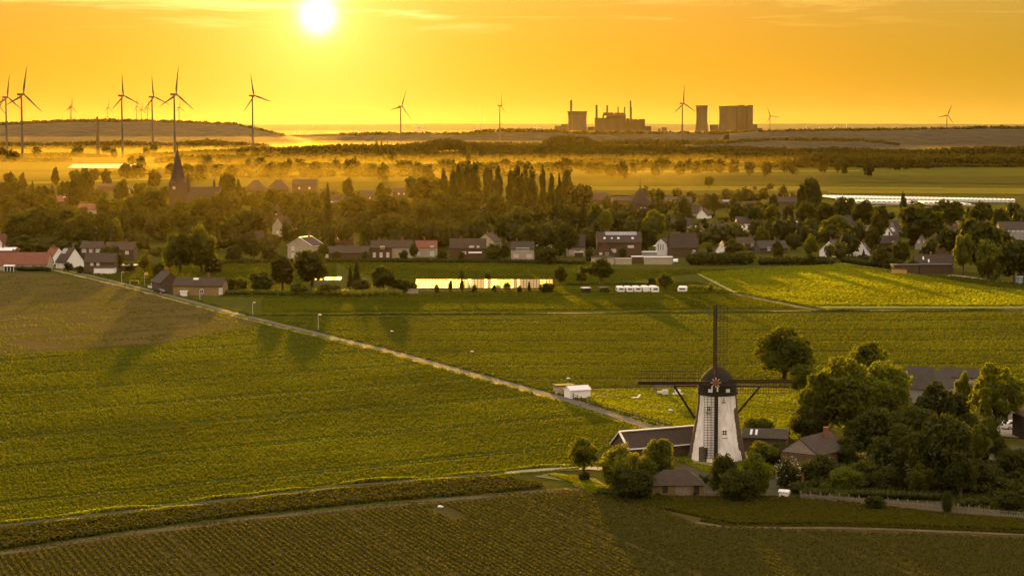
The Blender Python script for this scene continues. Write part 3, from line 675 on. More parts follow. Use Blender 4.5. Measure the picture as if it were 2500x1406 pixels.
for a in (
    (14, 238, 3900, (5, 90), 58, 'wind turbine at the outer edge of the picture, next to the tall one'),
    (52, 231, 3250, (7, 94), 58, 'tall wind turbine in front of the flat hill, blade pointing straight up'),
    (297, 234, 3500, (-8, 82), 56, 'wind turbine beside the old brick chimney, one blade lying level'),
    (371, 237, 3900, (-10, 88), 56, 'wind turbine between the church spire and the one by the chimney'),
    (425, 231, 3300, (4, 92), 54, 'large wind turbine standing just behind the church spire'),
    (616, 234, 3700, (-15, 86), 52, 'lone wind turbine at the end of the flat hill, one blade level'),
    (978, 260, 6200, (18, 108), 48, 'lone wind turbine under the open sky east of the sun'),
    (1220, 258, 6500, (2, 90), 72, 'thin wind turbine on the low hazy ridge beside the lattice mast'),
    (1666, 253, 5300, (-2, 100), 40, 'tall wind turbine between the chimneys and the narrow cooling tower'),
    (1880, 284, 5600, (-25, 58), 22, 'wind turbine just past the big boiler house'),
    (2312, 282, 5000, (22, 60), 18, 'lone wind turbine on the dark ridge'),
    (1397, 284, 8000, (-22, 76), 25, 'faint wind turbine in front of the wide cooling tower'),
    (171, 262, 7600, (4, 76), 66, 'faint far wind turbine on the flat hill, one of a close pair'),
    (173.5, 260, 8000, (10, 80), 66, 'other faint turbine of the close pair on the flat hill'),
    (263, 264, 7800, (6, 74), 66, 'faint far wind turbine standing alone on the flat hill'),
    (333, 260, 7400, (-5, 70), 62, 'faint turbine next to the turbine by the chimney'),
    (345, 268, 8200, (8, 70), 62, 'small middle one of three faint turbines on the flat hill'),
    (360, 264, 7900, (4, 74), 62, 'faint turbine close beside the blade tips of a large turbine'),
    (437, 263, 7600, (3, 74), 62, 'faint turbine behind the church spire turbine'),
    (-2, 262, 6000, (140, 84), 50, 'wind turbine almost out of the picture, only a blade tip showing')):
    turbine(*a)

# ------------------------------------------------------------------ power station
def cooling_tower(pxc, ytop, wtop, wbase, ybase, Y, label):
    x, zt = at(pxc, ytop, Y); k = 1 / ppm(Y)
    t = thing('cooling_tower', label, 'cooling tower', (x, Y, 0))
    rt, rb = wtop * k / 2, wbase * k / 2; rw = rt * .93
    prof = []
    for i in range(15):
        f = i / 14; z = zt * f
        r = rw + (rb - rw) * ((.72 - f) / .72) ** 2 if f < .72 else rw + (rt - rw) * ((f - .72) / .28) ** 2
        prof.append((r, z))
    mb = MB(); mb.lathe(prof, 40); mb.build('shell', M_concrete, t, smooth=True)
    mb = MB(); mb.lathe([(rt * 1.0, zt - 3), (rt * 1.03, zt - 3), (rt * 1.03, zt + .8), (rt * .97, zt + .8), (rt * .95, zt - 3)], 40); mb.build('rim', M_concrete, t)
    return t
PY = 8600
def pbox(mb, xa, xb, yt, Y, depth=60, yb=None, mi=0):
    x0, z = at(xa, yt, Y); x1 = at(xb, yt, Y)[0]; z0 = 0 if yb is None else at(xa, yb, Y)[1]
    mb.box(((x0 + x1) / 2, Y + depth / 2, (z + z0) / 2), (x1 - x0, depth, z - z0), mi)
def pstack(parent, px, yt, w, Y, w2=None, name='chimney'):
    x, z = at(px, yt, Y); k = 1 / ppm(Y); mb = MB()
    mb.tube((x, Y, 0), (x, Y, z), (w2 or w * 1.25) * k / 2, w * k / 2, 14); return mb.build(name, M_concrete, parent)
cooling_tower(1409.5, 272.5, 48, 56, 325, 8500, 'wide cooling tower with a tall chimney rising behind it')
cooling_tower(1713.5, 258.5, 29, 44, 326, 8300, 'narrow cooling tower standing alone beside a tall wind turbine')
ch = thing('chimney', 'tall chimney behind the wide cooling tower', 'chimney', (0, 0, 0)); s_ = pstack(ch, 1394.5, 245, 5.2, 8800, 6, 'shaft')
pl = thing('power_station', 'dark power station block with stepped roofs and a row of chimneys', 'power station', (0, 0, 0))
mb = MB(); pbox(mb, 1452, 1481, 288, PY); pbox(mb, 1481.2, 1528, 279, PY + 5, 70); pbox(mb, 1528.2, 1575, 292.5, PY + 8, 60); pbox(mb, 1575.2, 1590, 308.5, PY + 3); mb.build('boiler_house', M_concrete, pl)
for q in ((1473, 1498, 275, 283), (1500, 1524, 275.5, 283), (1471, 1475, 280, 288), (1530, 1536, 289, 300), (1538, 1545, 290, 300), (1547, 1556, 291.5, 300), (1560, 1574, 291, 300)):
    mb = MB(); pbox(mb, q[0], q[1], q[2], PY - 12, 40, q[3]); mb.build('plant_room', M_concrete, pl)
for q in ((1434, 1452, 310, 10), (1354, 1384, 307.5, -60), (1370, 1386, 303.5, -5)):
    mb = MB(); pbox(mb, q[0], q[1], q[2], PY + q[3], 45); mb.build('annex', M_concrete, pl)
for px, yt, w in ((1456.5, 256.5, 5.4), (1482.5, 257, 4.8), (1509, 261.5, 3.4), (1525, 261.5, 3.4), (1539.5, 246, 3.8), (1541.6, 262, 2.4)): pstack(pl, px, yt, w, PY + 40)
bh = thing('boiler_house', 'huge square boiler house at the end of the power station', 'power station', (0, 0, 0))
mb = MB(); pbox(mb, 1775, 1838, 258.5, PY, 110); mb.build('hall', M_concrete, bh)
for q in ((1802, 1817, 256.8), (1826, 1838.5, 257)):
    mb = MB(); pbox(mb, q[0], q[1], q[2], PY - 22, 40); mb.build('stair_tower', M_concrete, bh)
for q in ((1838.7, 1848.5, 304, 6), (1848.7, 1861, 313.5, 4), (1733, 1754, 305.5, 30)):
    mb = MB(); pbox(mb, q[0], q[1], q[2], PY + q[3], 45); mb.build('annex', M_concrete, bh)
cooling_tower(1776, 260, 42, 50, 326, 8500, 'cooling tower merging with the huge boiler house')
lb = thing('block_building', 'two small square blocks by themselves in the haze', 'building', (0, 0, 0))
mb = MB(); pbox(mb, 1607, 1613, 314.5, PY - 500, 30); pbox(mb, 1616.5, 1627.5, 311.5, PY - 500, 40); mb.build('wall', M_concrete, lb)
# ------------------------------------------------------------------ masts and pylons
def pylon(px, yt, Y, label, wide=True):
    x, z = at(px, yt, Y); t = thing('pylon', label, 'pylon', (x, Y, 0), 0, 'power pylons in the haze'); mb = MB(); w = z * .09; q = .45
    for sx in (-1, 1):
        for sy in (-1, 1): mb.beam((sx * w, sy * w, 0), (sx * .5, sy * .5, z), q)
    for i in range(6):
        f0, f1 = i / 6, (i + 1) / 6
        for s in (-1, 1): mb.beam((-s * w * (1 - f0), -w * (1 - f0), z * f0), (s * w * (1 - f1), -w * (1 - f1), z * f1), q * .7)
    mb.build('mast', M_steel, t)
    for f, l in ((.68, .28), (.84, .22)):
        mb = MB(); mb.beam((-l * z, 0, z * f), (l * z, 0, z * f), q * 1.4); mb.beam((-l * z, 0, z * f), (0, 0, z * (f + .06)), q); mb.beam((l * z, 0, z * f), (0, 0, z * (f + .06)), q); mb.build('crossarm', M_steel, t)
    return t
PYL = (('double pylon east of the lone turbine', 1020, 310, 7200), ('pylon next to the lone turbine', 1023, 304, 7600), ('pylon west of the hazy middle', 886, 313, 8200), ('pylon below the sun', 870, 315, 9000),
       ('tiny pylon beside the end of the flat hill', 726, 318, 9000), ('tiny pylon under the glowing sun', 755, 319, 9200), ('pylon past the lattice mast', 1311, 306, 7900), ('pylon before the low ridge', 1164, 312, 7600),
       ('pylon on the dark ridge past the boiler house', 1968, 308, 7600), ('small pylon on the dark ridge', 2000, 311, 8200), ('pylon in the middle of the dark ridge', 2038, 309, 8000))
for nm_, px, yt, Y in PYL: pylon(px, yt, Y, 'thin ' + nm_)
for px, yt, Y, lb_ in ((1177, 262, 7800, 'hair thin guyed mast beside the thin turbine'), (2067, 301, 6500, 'thin antenna mast standing on the dark ridge'), (190, 284, 6400, 'short antenna on the flat hill top')):
    x, z = at(px, yt, Y); mb = MB(); mb.tube((0, 0, 0), (0, 0, z), .9, .35, 6); o = mb.build('antenna_mast', M_steel, None, (x, Y, 0)); tag(o, lb_, 'mast')
# old brick chimney
Y = 3900; x = at(237.5, 285, Y)[0]; zc = at(237.5, 285, Y)[1] / 62
cm = thing('brick_chimney', 'old tapering brick chimney standing alone before the flat hill', 'chimney', (x, Y, 0))
mb = MB(); mb.tube((0, 0, 0), (0, 0, 60 * zc), 4.2, 2.0, 16); mb.build('shaft', M_darkbrick, cm)
mb = MB(); mb.tube((0, 0, 60.01 * zc), (0, 0, 62 * zc), 2.2, 1.5, 16); mb.build('crown', M_darkbrick, cm)
mb = MB(); mb.tube((0, 0, 27 * zc), (0, 0, 28 * zc), 3.35, 3.3, 16); mb.build('ring', M_darkbrick, cm)
# ------------------------------------------------------------------ windmill
def windmill():
    Y0 = 300.7; X0 = at(1750, 1100, Y0)[0]; YF = Y0 - 4.2
    def zf(py, y): return at(1750, py, y)[1]
    t = thing('windmill', 'white plastered tower windmill with dark cap and four lattice sails', 'windmill', (X0, Y0, 0))
    ze = zf(966, Y0 - 2.8); zc = zf(942, Y0 - 2.8); zt = zf(892, Y0)
    prof = [(4.45, -.3), (4.40, .2), (4.1, 1.7), (3.75, 3.6), (3.42, 5.4), (3.14, 7.2), (2.95, ze - .8), (2.93, ze)]
    def rad(z): return float(np.interp(z, [p[1] for p in prof], [p[0] for p in prof]))
    mb = MB(); mb.lathe(prof, 56); mb.build('tower', M_darkbrick, t, smooth=True)
    rr = random.Random(5)
    # plaster coat: a thin shell on the viewer's side with a ragged edge
    mb = MB(); zs = np.linspace(0.0, ze - .12, 34); n = 44; rows = []
    for k, z in enumerate(zs):
        aL = -90 - 66 + rr.uniform(-1.2, 1.2); aR = -90 + (47 + rr.uniform(-1, 1) + (13 if z > ze - 2.1 else 0) + (6 if z < 1.6 else 0))
        rows.append([((rad(z) + .035) * math.cos(R(aL + (aR - aL) * i / n)), (rad(z) + .035) * math.sin(R(aL + (aR - aL) * i / n)), float(z)) for i in range(n + 1)])
    for a, b in zip(rows[:-1], rows[1:]): mb.quad_strip(a, b, closed=False)
    mb.build('plaster_coat', M_plaster, t, smooth=True)
    # cap
    mb = MB(); mb.lathe([(2.93, ze + .002), (3.12, ze + .02), (3.12, ze + .25), (2.98, ze + .3), (2.92, zc)], 40); mb.build('cap_skirt', M_wood, t, smooth=False)
    h = zt - zc
    mb = MB(); mb.lathe([(3.0, zc - .05), (2.72, zc + .12 * h), (2.42, zc + .32 * h), (1.95, zc + .55 * h), (1.32, zc + .76 * h), (.68, zc + .92 * h), (.2, zc + .99 * h), (0, zt)], 40); mb.build('cap_roof', M_thatch, t, smooth=True)
    for s in (-1, 1):
        a = R(-90 + s * 26); mb = MB(); q = Matrix.Rotation(R(s * 26), 3, 'Z')
        zw = zf(954, Y0 - 2.8); mb.box((3.02 * math.cos(a), 3.02 * math.sin(a), zw), (.62, .16, .5), 0, q); mb.build('cap_hatch', M_white, t)
    # rotor head, four sails
    yh = -4.35; zh = zf(933, Y0 + yh); xh = at(1747, 932, Y0 + yh)[0] - X0
    mb = MB(); mb.tube((xh, -2.6, zh), (xh, yh - .3, zh), .38, .3, 12); mb.build('windshaft', M_wood, t)
    mb = MB()
    for i in range(8):
        a = R(45 * i); mb.beam((xh, yh - .42, zh), (xh + .78 * math.cos(a), yh - .42, zh + .78 * math.sin(a)), .09, .05, 1)
    pts = []
    for i in range(16):
        a = R(22.5 * i + 11.25); r = .52 if i % 2 else .36; pts.append((xh + r * math.cos(a), 0, zh + r * math.sin(a)))
    mb.prism(pts[::-1], (0, yh - .45, 0), (0, yh - .52, 0), 0); mb.build('star_ornament', [M_red, M_white], t)
    for s in (-1, 1):
        mb = MB(); mb.box((xh + s * .42, -3.25, zh - 1.15), (.22, .12, .8)); mb.build('storm_shutter', M_white, t)
    Ls = 11.7
    def sail(ang, half):
        m = MB(); d = .0 if half == 0 else .2
        m.beam((0, d, 0), (0, d, Ls), .30, .24); o = m.build('sail', M_wood, t); o.location = (xh, yh, zh); o.rotation_euler = (0, ang, 0)
        return o
    bar = MB(); bar.box((.72, 0, 0), (1.95, .06, .062)); bar = bar.mesh('crossbar', [M_wood])
    lath = MB(); lath.box((0, 0, 0), (.07, .05, 9.3)); lath = lath.mesh('lath', [M_wood])
    board = MB(); board.box((0, 0, 0), (.26, .05, 9.6)); board = board.mesh('leading_board', [M_wood])
    for k in range(4):
        o = sail(-R(90 * k), k % 2); d = .0 if k % 2 == 0 else .2
        for i in range(25): link('crossbar', bar, o, (0, d - .02, 2.2 + 9.25 * i / 24))
        for xx in (.62, 1.15, 1.68): link('lath', lath, o, (xx, d - .06, 2.2 + 4.63))
        b = link('leading_board', board, o, (-.29, d - .04, 6.75))
    # tail beams and braces
    zb = zf(942, Y0 + 1.5)
    mb = MB(); mb.beam((-6.6, 1.5, zb), (7.0, 1.5, zb), .28); mb.build('tail_beam', M_wood, t)
    for xs in (-6.5, 6.9):
        mb = MB(); mb.beam((xs, 1.7, zb + .1), (0, 8.8, .8), .24); mb.build('tail_brace', M_wood, t)
    mb = MB(); mb.beam((0, 2.5, ze + .3), (0, 9.0, .6), .34); mb.build('tail_pole', M_wood, t)
    # windows and door
    def on_tower(px, py):
        z = zf(py, Y0 - 3.3); r = rad(z)
        x = at(px, py, Y0 - r * .9)[0] - X0; a = math.asin(max(-1, min(1, x / r))); return a, z, r
    def win(px, py, w, hgt, name='window', sill=True):
        a, z, r = on_tower(px, py); o = thing_part(name, t, (r * math.sin(a), -r * math.cos(a), z), a)
        f = MB(); fw = .09
        for s in (-1, 1): f.box((s * (w / 2), -.04, 0), (fw, .16, hgt + fw)); f.box((0, -.045, s * hgt / 2), (w - fw, .15, fw))
        f.box((0, -.05, 0), (.05, .1, hgt - fw)); f.box((0, -.052, hgt * .15), (w - fw, .1, .05))
        fr = f.build('frame', M_white, o); p = MB(); p.box((0, -.0, 0), (w - fw - .004, .12, hgt - fw - .004)); p.build('pane', M_pane, o)
        if sill: s = MB(); s.box((0, -.09, -hgt / 2 - .1), (w + .2, .18, .09)); s.build('sill', M_darkbrick, o)
        return o
    win(1731, 1000, .62, 1.0); win(1766, 976, .38, .62); win(1768, 1058, .72, 1.12)
    a, z, r = on_tower(1718, 1108)
    o = thing_part('door', t, (rad(1.1) * math.sin(a), -rad(1.1) * math.cos(a), 1.12), a)
    d = MB(); d.box((0, -.1, -.12), (1.0, .3, 2.1)); d.face([(.5 * math.cos(R(k)), -.26, .93 + .32 * math.sin(R(k))) for k in range(0, 181, 20)][::-1]); d.build('door_leaf', mat('door_green', (0.10, 0.085, 0.05), .7, var=.2, scale=2), o)
    f = MB(); f.box((-.56, -.12, -.05), (.1, .36, 2.3)); f.box((.56, -.12, -.05), (.1, .36, 2.3)); f.build('frame', M_wood, o)
def thing_part(name, parent, loc, rotz):
    o = bpy.data.objects.new(name, None); COL.objects.link(o); o.parent = parent; o.location = loc; o.rotation_euler = (0, 0, rotz); return o
windmill()

# ------------------------------------------------------------------ houses
WIN_CACHE = {}
def window_mesh(w, h, pane, fm=None):
    fm = fm or M_white; k = (round(w, 1), round(h, 1), pane.name, fm.name)
    if k not in WIN_CACHE:
        f = MB(); fw = .1
        for s in (-1, 1): f.box((s * w / 2, 0, 0), (fw, .12, h + fw)); f.box((0, .004, s * h / 2), (w - fw, .11, fw))
        f.box((0, .003, 0), (.06, .1, h - fw))
        p = MB(); p.box((0, .03, 0), (w - fw, .05, h - fw))
        WIN_CACHE[k] = (f.mesh('window', [fm]), p.mesh('pane', [pane]))
    return WIN_CACHE[k]
def add_window(parent, loc, rot, w=1.1, h=1.2, pane=None):
    a, b = window_mesh(w, h, pane or M_palepane, M_wood if parent.name.startswith('tool_shed') else None)
    o = link('window', a, parent, loc, rot); link('pane', b, o); return o
HOUSES = []
def gable_house(name, label, x, y, L, D, hw, hr, yaw, wall, roof, wins=(), chim=(), over=.35, cat='house', verge=None, skyl=(), group=None, door=False, solar=None, z=0.0, hip=0.0, roofgap=None):
    """ridge along local X, length L, depth D, wall height hw, ridge height hr; -Y local is the front eave side, +-X the gables.
    wins: (face, u, z, w, h[, pane]) with face in 'f' (front eave wall), 'l'/'r' (gables)."""
    t = thing(name, label, cat, (x, y, z), R(yaw), group)
    l, d = L / 2, D / 2; mb = MB()
    hx = l - hip
    A = [(-l, -d, -.5), (-l, d, -.5), (-l, d, hw), (-l, 0, hr if not hip else hw), (-l, -d, hw)]
    mb.prism(A, (0, 0, 0), (L, 0, 0)); mb.build('wall', wall, t)
    sl = (hr - hw) / d; th = .16; mb = MB(); o = over; g = .03
    zE = hw - o * sl
    if not hip:
        for s in (-1, 1):
            q = [(-l - o * .6, 0, hr + g), (l + o * .6, 0, hr + g), (l + o * .6, s * (d + o), zE + g), (-l - o * .6, s * (d + o), zE + g)]
            up = [(p[0], p[1], p[2] + th) for p in q]
            if s < 0: q, up = q[::-1], up[::-1]
            mb.face(up); mb.face(q[::-1]); mb.quad_strip(q, up)
    else:
        c = [(-l - o, -d - o, zE), (l + o, -d - o, zE), (l + o, d + o, zE), (-l - o, d + o, zE)]; e0, e1 = (-hx, 0, hr), (hx, 0, hr)
        mb.face([c[0], c[1], e1, e0]); mb.face([c[1], c[2], e1]); mb.face([c[2], c[3], e0, e1]); mb.face([c[3], c[0], e0]); mb.face(c[::-1])
    rf = mb.build('roof', roof, t)
    if not chim and cat == 'house' and not hip: hr_ = random.Random(label); chim = [(hr_.uniform(-.3, .3) * L, hr_.choice((-.6, .5)))] if hr_.random() < .75 else ()
    for (cx, cy) in chim:
        zc = hr - abs(cy) * sl; mb = MB(); mb.box((cx, cy, zc + .55), (.55, .55, 1.9)); mb.box((cx, cy, zc + 1.55), (.7, .7, .14)); mb.build('chimney', M_redbrick, rf)
    if verge:
        for s in (-1, 1):
            for e in (-1, 1):
                mb = MB(); mb.beam((e * (l + o * .6 + .06), 0, hr + g + th), (e * (l + o * .6 + .06), s * (d + o), zE + g + th), .34, .12); mb.build('verge_board', verge, rf)
        mb = MB(); mb.box((0, 0, hr + g + th + .06), (L + o * 1.4, .5, .16)); mb.build('ridge_cap', verge, rf)
        mb = MB(); mb.box((0, -d - o - .08, zE + g + .06), (L + o, .16, .16)); mb.build('gutter', verge, rf)
    pit = math.atan(sl)
    for (u, v, w, h) in skyl:       # u along the ridge, v down the slope from the ridge (front side)
        q = Matrix.Rotation(pit, 3, 'X'); mb = MB(); cy = -v * math.cos(pit); cz = hr - v * math.sin(pit) + g + th + .05
        mb.box((u, cy, cz), (w, h, .1), 0, q); mb.build('skylight', M_film, rf)
    if solar:
        u, v, w, h = solar; q = Matrix.Rotation(pit, 3, 'X'); n = max(1, int(w / 1.7))
        for i in range(n):
            for j in range(max(1, int(h / 1.1))):
                vv = v - h / 2 + (j + .5) * 1.1; mb = MB(); mb.box((u - w / 2 + (i + .5) * w / n, -vv * math.cos(pit), hr - vv * math.sin(pit) + g + th + .06), (w / n - .06, 1.05, .07), 0, q); mb.build('solar_panel', M_solar, rf)
    for wdef in wins:
        f, u, zz, w, h = wdef[:5]; pane = wdef[5] if len(wdef) > 5 else None
        if f == 'f': add_window(t, (u, -d - .03, zz), 0, w, h, pane)
        elif f == 'l': add_window(t, (-l - .03, -u, zz), -math.pi / 2, w, h, pane)
        elif f == 'r': add_window(t, (l + .03, u, zz), math.pi / 2, w, h, pane)
    if door:
        f, u = door; mb = MB()
        if f == 'f': mb.box((u, -d - .03, 1.0), (1.0, .1, 2.05))
        elif f == 'l': mb.box((-l - .03, -u, 1.0), (.1, 1.0, 2.05))
        else: mb.box((l + .03, u, 1.0), (.1, 1.0, 2.05))
        mb.build('door', M_wood, t)
    HOUSES.append((t, x, y))
    return t
def flat_box(name, label, x, y, w, d, h, yaw, wall, roofm, cat='shed', group=None, over=.2, tilt=0.0):
    t = thing(name, label, cat, (x, y, 0), R(yaw), group)
    mb = MB(); mb.box((0, 0, h / 2 - .2), (w, d, h + .4)); mb.build('wall', wall, t)
    mb = MB(); mb.box((0, 0, h + .13 + abs(tilt) * d / 2), (w + 2 * over, d + 2 * over, .2), 0, Matrix.Rotation(tilt, 3, 'X')); mb.build('roof', roofm, t)
    return t

# farm buildings round the mill
xa, ya = ground(1515, 1055, 4.0); xb, yb = ground(1693, 1041, 4.0)
yaw = math.degrees(math.atan2(yb - ya, xb - xa)); L = math.hypot(xb - xa, yb - ya)
gable_house('barn', 'long dark roofed barn edged in white beside the windmill', (xa + xb) / 2, (ya + yb) / 2, L, 5.0, 1.9, 3.9, yaw, M_brick, M_tile, over=.25, cat='barn', verge=M_white)
xa, ya = ground(1952, 1070, 5.0); xb, yb = ground(2024, 1052, 5.0)
yaw = math.degrees(math.atan2(yb - ya, xb - xa)); L = math.hypot(xb - xa, yb - ya)
hs = gable_house('farmhouse', 'brick house with boarded gable under the big dark trees', (xa + xb) / 2, (ya + yb) / 2, L, 6.2, 2.8, 4.9, yaw, M_brick, M_tile, wins=[('f', -1.5, 1.6, 1.0, 1.0)], chim=[(2.0, -.8)], over=.3)
mb = MB()
for i in range(9): 
    z_ = 2.85 + i * .22; hwid = 3.1 * (4.9 - z_) / 2.1
    if hwid > .15: mb = MB(); mb.box((-L / 2 - .05, 0, z_ + .1), (.07, 2 * hwid - .1, .19)); mb.build('board', M_clap, hs)
x, y = ground(1872, 1100, 0)
gable_house('shed', 'low barn with two skylights just behind the windmill', x, y + 1, 6.8, 5.0, 2.2, 3.2, -12, M_brick, M_slate, over=.3, cat='barn', skyl=[(-2.2, 1.4, .35, 1.6), (-1.4, 1.4, .35, 1.6)])
x, y = ground(2262, 985, 0)
gable_house('barn', 'large hip roofed barn at the edge of the crop field', x, y + 5, 11, 9.5, 3.0, 6.3, -38, M_grey, M_slate, over=.4, cat='barn', hip=3.2)
x, y = ground(2355, 950, 0)
gable_house('barn', 'low long barn beyond the hip roofed one, half hidden by trees', x, y, 9, 5, 2.6, 4.0, -15, M_grey, M_slate, over=.3, cat='barn')
x, y = ground(2502, 1035, 0)
gable_house('shed', 'reddish boarded shed by the gravel yard at the picture edge', x, y + 4, 8, 5, 3.0, 4.4, 10, M_clap, M_redtile, over=.3, cat='shed')
x, y = ground(2516, 1066, 0)
flat_box('shed', 'dark open wooden shed next to the white car', x, y, 4.4, 5, 3.6, 6, M_wood, M_tile, tilt=.08)
# tool shed below the mill
x0, y0 = ground(1590, 1211); x1 = ground(1717, 1211)[0]
ts = gable_house('tool_shed', 'ochre walled shed with pale plank doors below the windmill', (x0 + x1) / 2, y0 + 2.4, x1 - x0, 4.6, 1.75, 3.3, 2, mat('ochre_wall', (0.17, 0.115, 0.04), .9, var=.2, scale=.8), M_tile, over=.35, cat='shed', hip=1.9, wins=[('f', -1.75, 1.0, .6, .9, M_pane), ('f', 2.55, .9, .6, .9, M_pane)])
for i in range(8):
    mb = MB(); mb.box((-.2 + i * .26, -2.36, .82), (.235, .06 + .02 * (i % 2), 1.6)); mb.build('plank', M_woodpale, ts)
# meadow hut and shelter
x, y = ground(1410, 972)
gable_house('hut', 'small white walled hut by the lane', x, y + 1.2, 4.2, 2.6, 1.5, 2.1, 24, M_white, M_film, over=.2, cat='hut')
x, y = ground(1377, 962)
flat_box('lean_to', 'low brown lean-to beside the small white hut', x, y + 1, 3.6, 2.2, 1.5, 20, M_cream, M_slate, cat='shed')
sx, sy = ground(1622, 962)
sh = thing('shelter', 'open dark roofed animal shelter in the meadow behind the sails', 'shelter', (sx, sy, 0), R(6))
for i in (-1, 1):
    for j in (-1, 1): mb = MB(); mb.beam((i * 1.7, j * 1.1, -.1), (i * 1.7, j * 1.1, 1.7 + .3 * j), .14); mb.build('post', M_woodpale, sh)
mb = MB(); mb.box((0, 0, 1.95), (4.2, 3.0, .14), 0, Matrix.Rotation(.26, 3, 'X')); mb.build('roof', M_slate, sh)
for nm, dx, dy, w, h, m, lb in (('water_tank', 0.0, -1.9, 1.15, 1.0, M_steel, 'pale plastic tank standing in front of the meadow shelter'), ('feed_bag', -1.0, -.6, 1.0, .6, M_white, 'white sacks under the meadow shelter roof'), ('feed_bag', 2.5, -.2, 1.1, .8, M_white, 'pale sack standing beside the meadow shelter')):
    mb = MB(); mb.box((0, 0, h / 2), (w, w * .8, h)); mb.box((0, 0, h + .04), (w * .8, w * .6, .1)); o = mb.build(nm, m, None, (sx + dx, sy + dy, 0)); tag(o, lb, 'tank' if nm == 'water_tank' else 'sack')
mb = MB(); mb.box((0, 0, .25), (2.0, .12, .4)); mb.box((-.9, 0, .0), (.1, .5, .3)); mb.box((.9, 0, .0), (.1, .5, .3)); x, y = ground(1655, 966); o = mb.build('trough', M_white, None, (x, y, .1)); tag(o, 'narrow white trough lying on the meadow by the shelter', 'trough')
x, y = ground(1550, 975); bt = thing('garden_lounger', 'white garden lounger standing alone in the meadow', 'lounger', (x, y, 0), R(20))
mb = MB(); mb.box((0, 0, .38), (1.2, .6, .08)); mb.build('seat', M_white, bt)
mb = MB(); mb.box((.85, 0, .65), (.75, .6, .08), 0, Matrix.Rotation(-.75, 3, 'Y')); mb.build('backrest', M_white, bt)
for i in (-.5, .5):
    for j in (-.25, .25): mb = MB(); mb.box((i, j, .17), (.06, .06, .34)); mb.build('leg', M_white, bt)
def sheep(x, y, rz, label):
    t = thing('white_hen', label, 'hen', (x, y, 0), rz)
    rng = np.random.default_rng(3)
    CV, CQ = core_blobs([(0, 0, .32, .30, .2, .2), (.27, 0, .5, .12, .1, .16), (-.3, 0, .44, .16, .07, .14)], 1.0, 10, 7)
    link('body', np_mesh('body', CV, CQ, [M_white]), t)
    for s in (-.07, .07): mb = MB(); mb.tube((0, s, 0), (0, s, .2), .025, .03, 5); mb.build('leg', M_woodpale, t)
def stone(px, py, label, s=.35):
    x, y = ground(px, py); CV, CQ = core_blobs([(0, 0, s * .4, s, s * .7, s * .5), (s * .8, s * .2, s * .3, s * .6, s * .5, s * .35)], 1.0, 8, 6)
    o = link('white_bag', np_mesh('white_bag', CV, CQ, [M_white]), None, (x, y, .25)); tag(o, label, 'litter')
stone(1074, 1243, 'white crumpled bag at the end of the potato rows')
stone(956, 812, 'tiny white speck lying in the green field north of the lane')
stone(1152, 862, 'white speck in the green field beyond the lane, midway to the mill')
stone(1387, 928, 'white speck in the crop just above the small white hut')
stone(1636, 1006, 'white bag lying on the sunlit meadow beside the windmill')
# meadow fences
def rail_fence(name, pp, label, h=1.15, step=2.2, m=None, rails=(.45, .95), post=.1):
    m = m or M_wood; t = thing(name, label, 'fence', (0, 0, 0)); P = [Vector(ground(*p)) for p in pp]
    pm = MB(); pm.box((0, 0, h / 2), (post, post, h)); pm = pm.mesh('post', [m])
    for a, b in zip(P[:-1], P[1:]):
        n = max(1, int((b - a).length / step))
        for i in range(n + 1):
            q = a.lerp(b, i / n); link('post', pm, t, (q.x, q.y, 0))
        for z in rails:
            mb = MB(); mb.beam((a.x, a.y, z), (b.x, b.y, z), .05, .07); mb.build('rail', m, t)
    return t
rail_fence('fence', [(1352, 955), (1440, 990), (1560, 1022), (1640, 1046)], 'dark post and rail fence along the lane by the meadow', rails=(.3, .6, .9))
rail_fence('fence', [(1445, 955), (1560, 951), (1700, 947)], 'dark post and rail fence behind the meadow shelter', rails=(.3, .6, .95), h=1.25)
rail_fence('fence', [(1500, 978), (1600, 985), (1705, 992)], 'thin low wire fence across the sunlit meadow', h=.8, rails=(.7,), post=.06, step=4)
rail_fence('fence', [(1800, 983), (1930, 992), (1945, 1000)], 'low wire fence behind the windmill tower', h=.8, rails=(.7,), post=.06, step=4)
# picket fence
def picket_fence(pp, label, h=1.05, every=.20, gaps=()):
    t = thing('picket_fence', label, 'fence', (0, 0, 0)); rr = random.Random(4)
    pk = []
    for k in range(3):
        hh = h * (1 - .07 * k); mb = MB(); mb.box((0, 0, hh / 2), (.085, .03, hh)); mb.face([(-.0425, -.015, hh), (.0425, -.015, hh), (0, -.015, hh + .07)]); pk.append(mb.mesh('picket', [M_woodpale]))
    po = MB(); po.box((0, 0, h * .62), (.11, .11, h * 1.24)); po = po.mesh('post', [M_woodpale])
    P = [Vector(ground(*p)) for p in pp]; acc = 0; cnt = 0
    for a, b in zip(P[:-1], P[1:]):
        n = int((b - a).length / every); rz = math.atan2(b.y - a.y, b.x - a.x)
        for i in range(n):
            if cnt >= 280: break
            q = a.lerp(b, i / n); o = link('picket', rr.choice(pk), t, (q.x, q.y, 0), rz); o.rotation_euler[1] = rr.uniform(-.05, .05); cnt += 1
            if i % 8 == 0: link('post', po, t, (q.x + .03, q.y + .09, 0), rz)
        for z in (.3, .8):
            mb = MB(); mb.beam((a.x, a.y + .045, z), (b.x, b.y + .045, z), .05, .06); mb.build('rail', M_woodpale, t)
picket_fence([(1955, 1221), (2120, 1234), (2340, 1253), (2440, 1262)], 'long weathered picket fence below the garden', every=.165)
picket_fence([(1720, 1213), (1775, 1218)], 'short piece of picket fence beside the ochre shed', h=.9)
picket_fence([(2440, 1262), (2520, 1268)], 'overgrown end of picket fence at the picture edge', h=.7, every=.3)
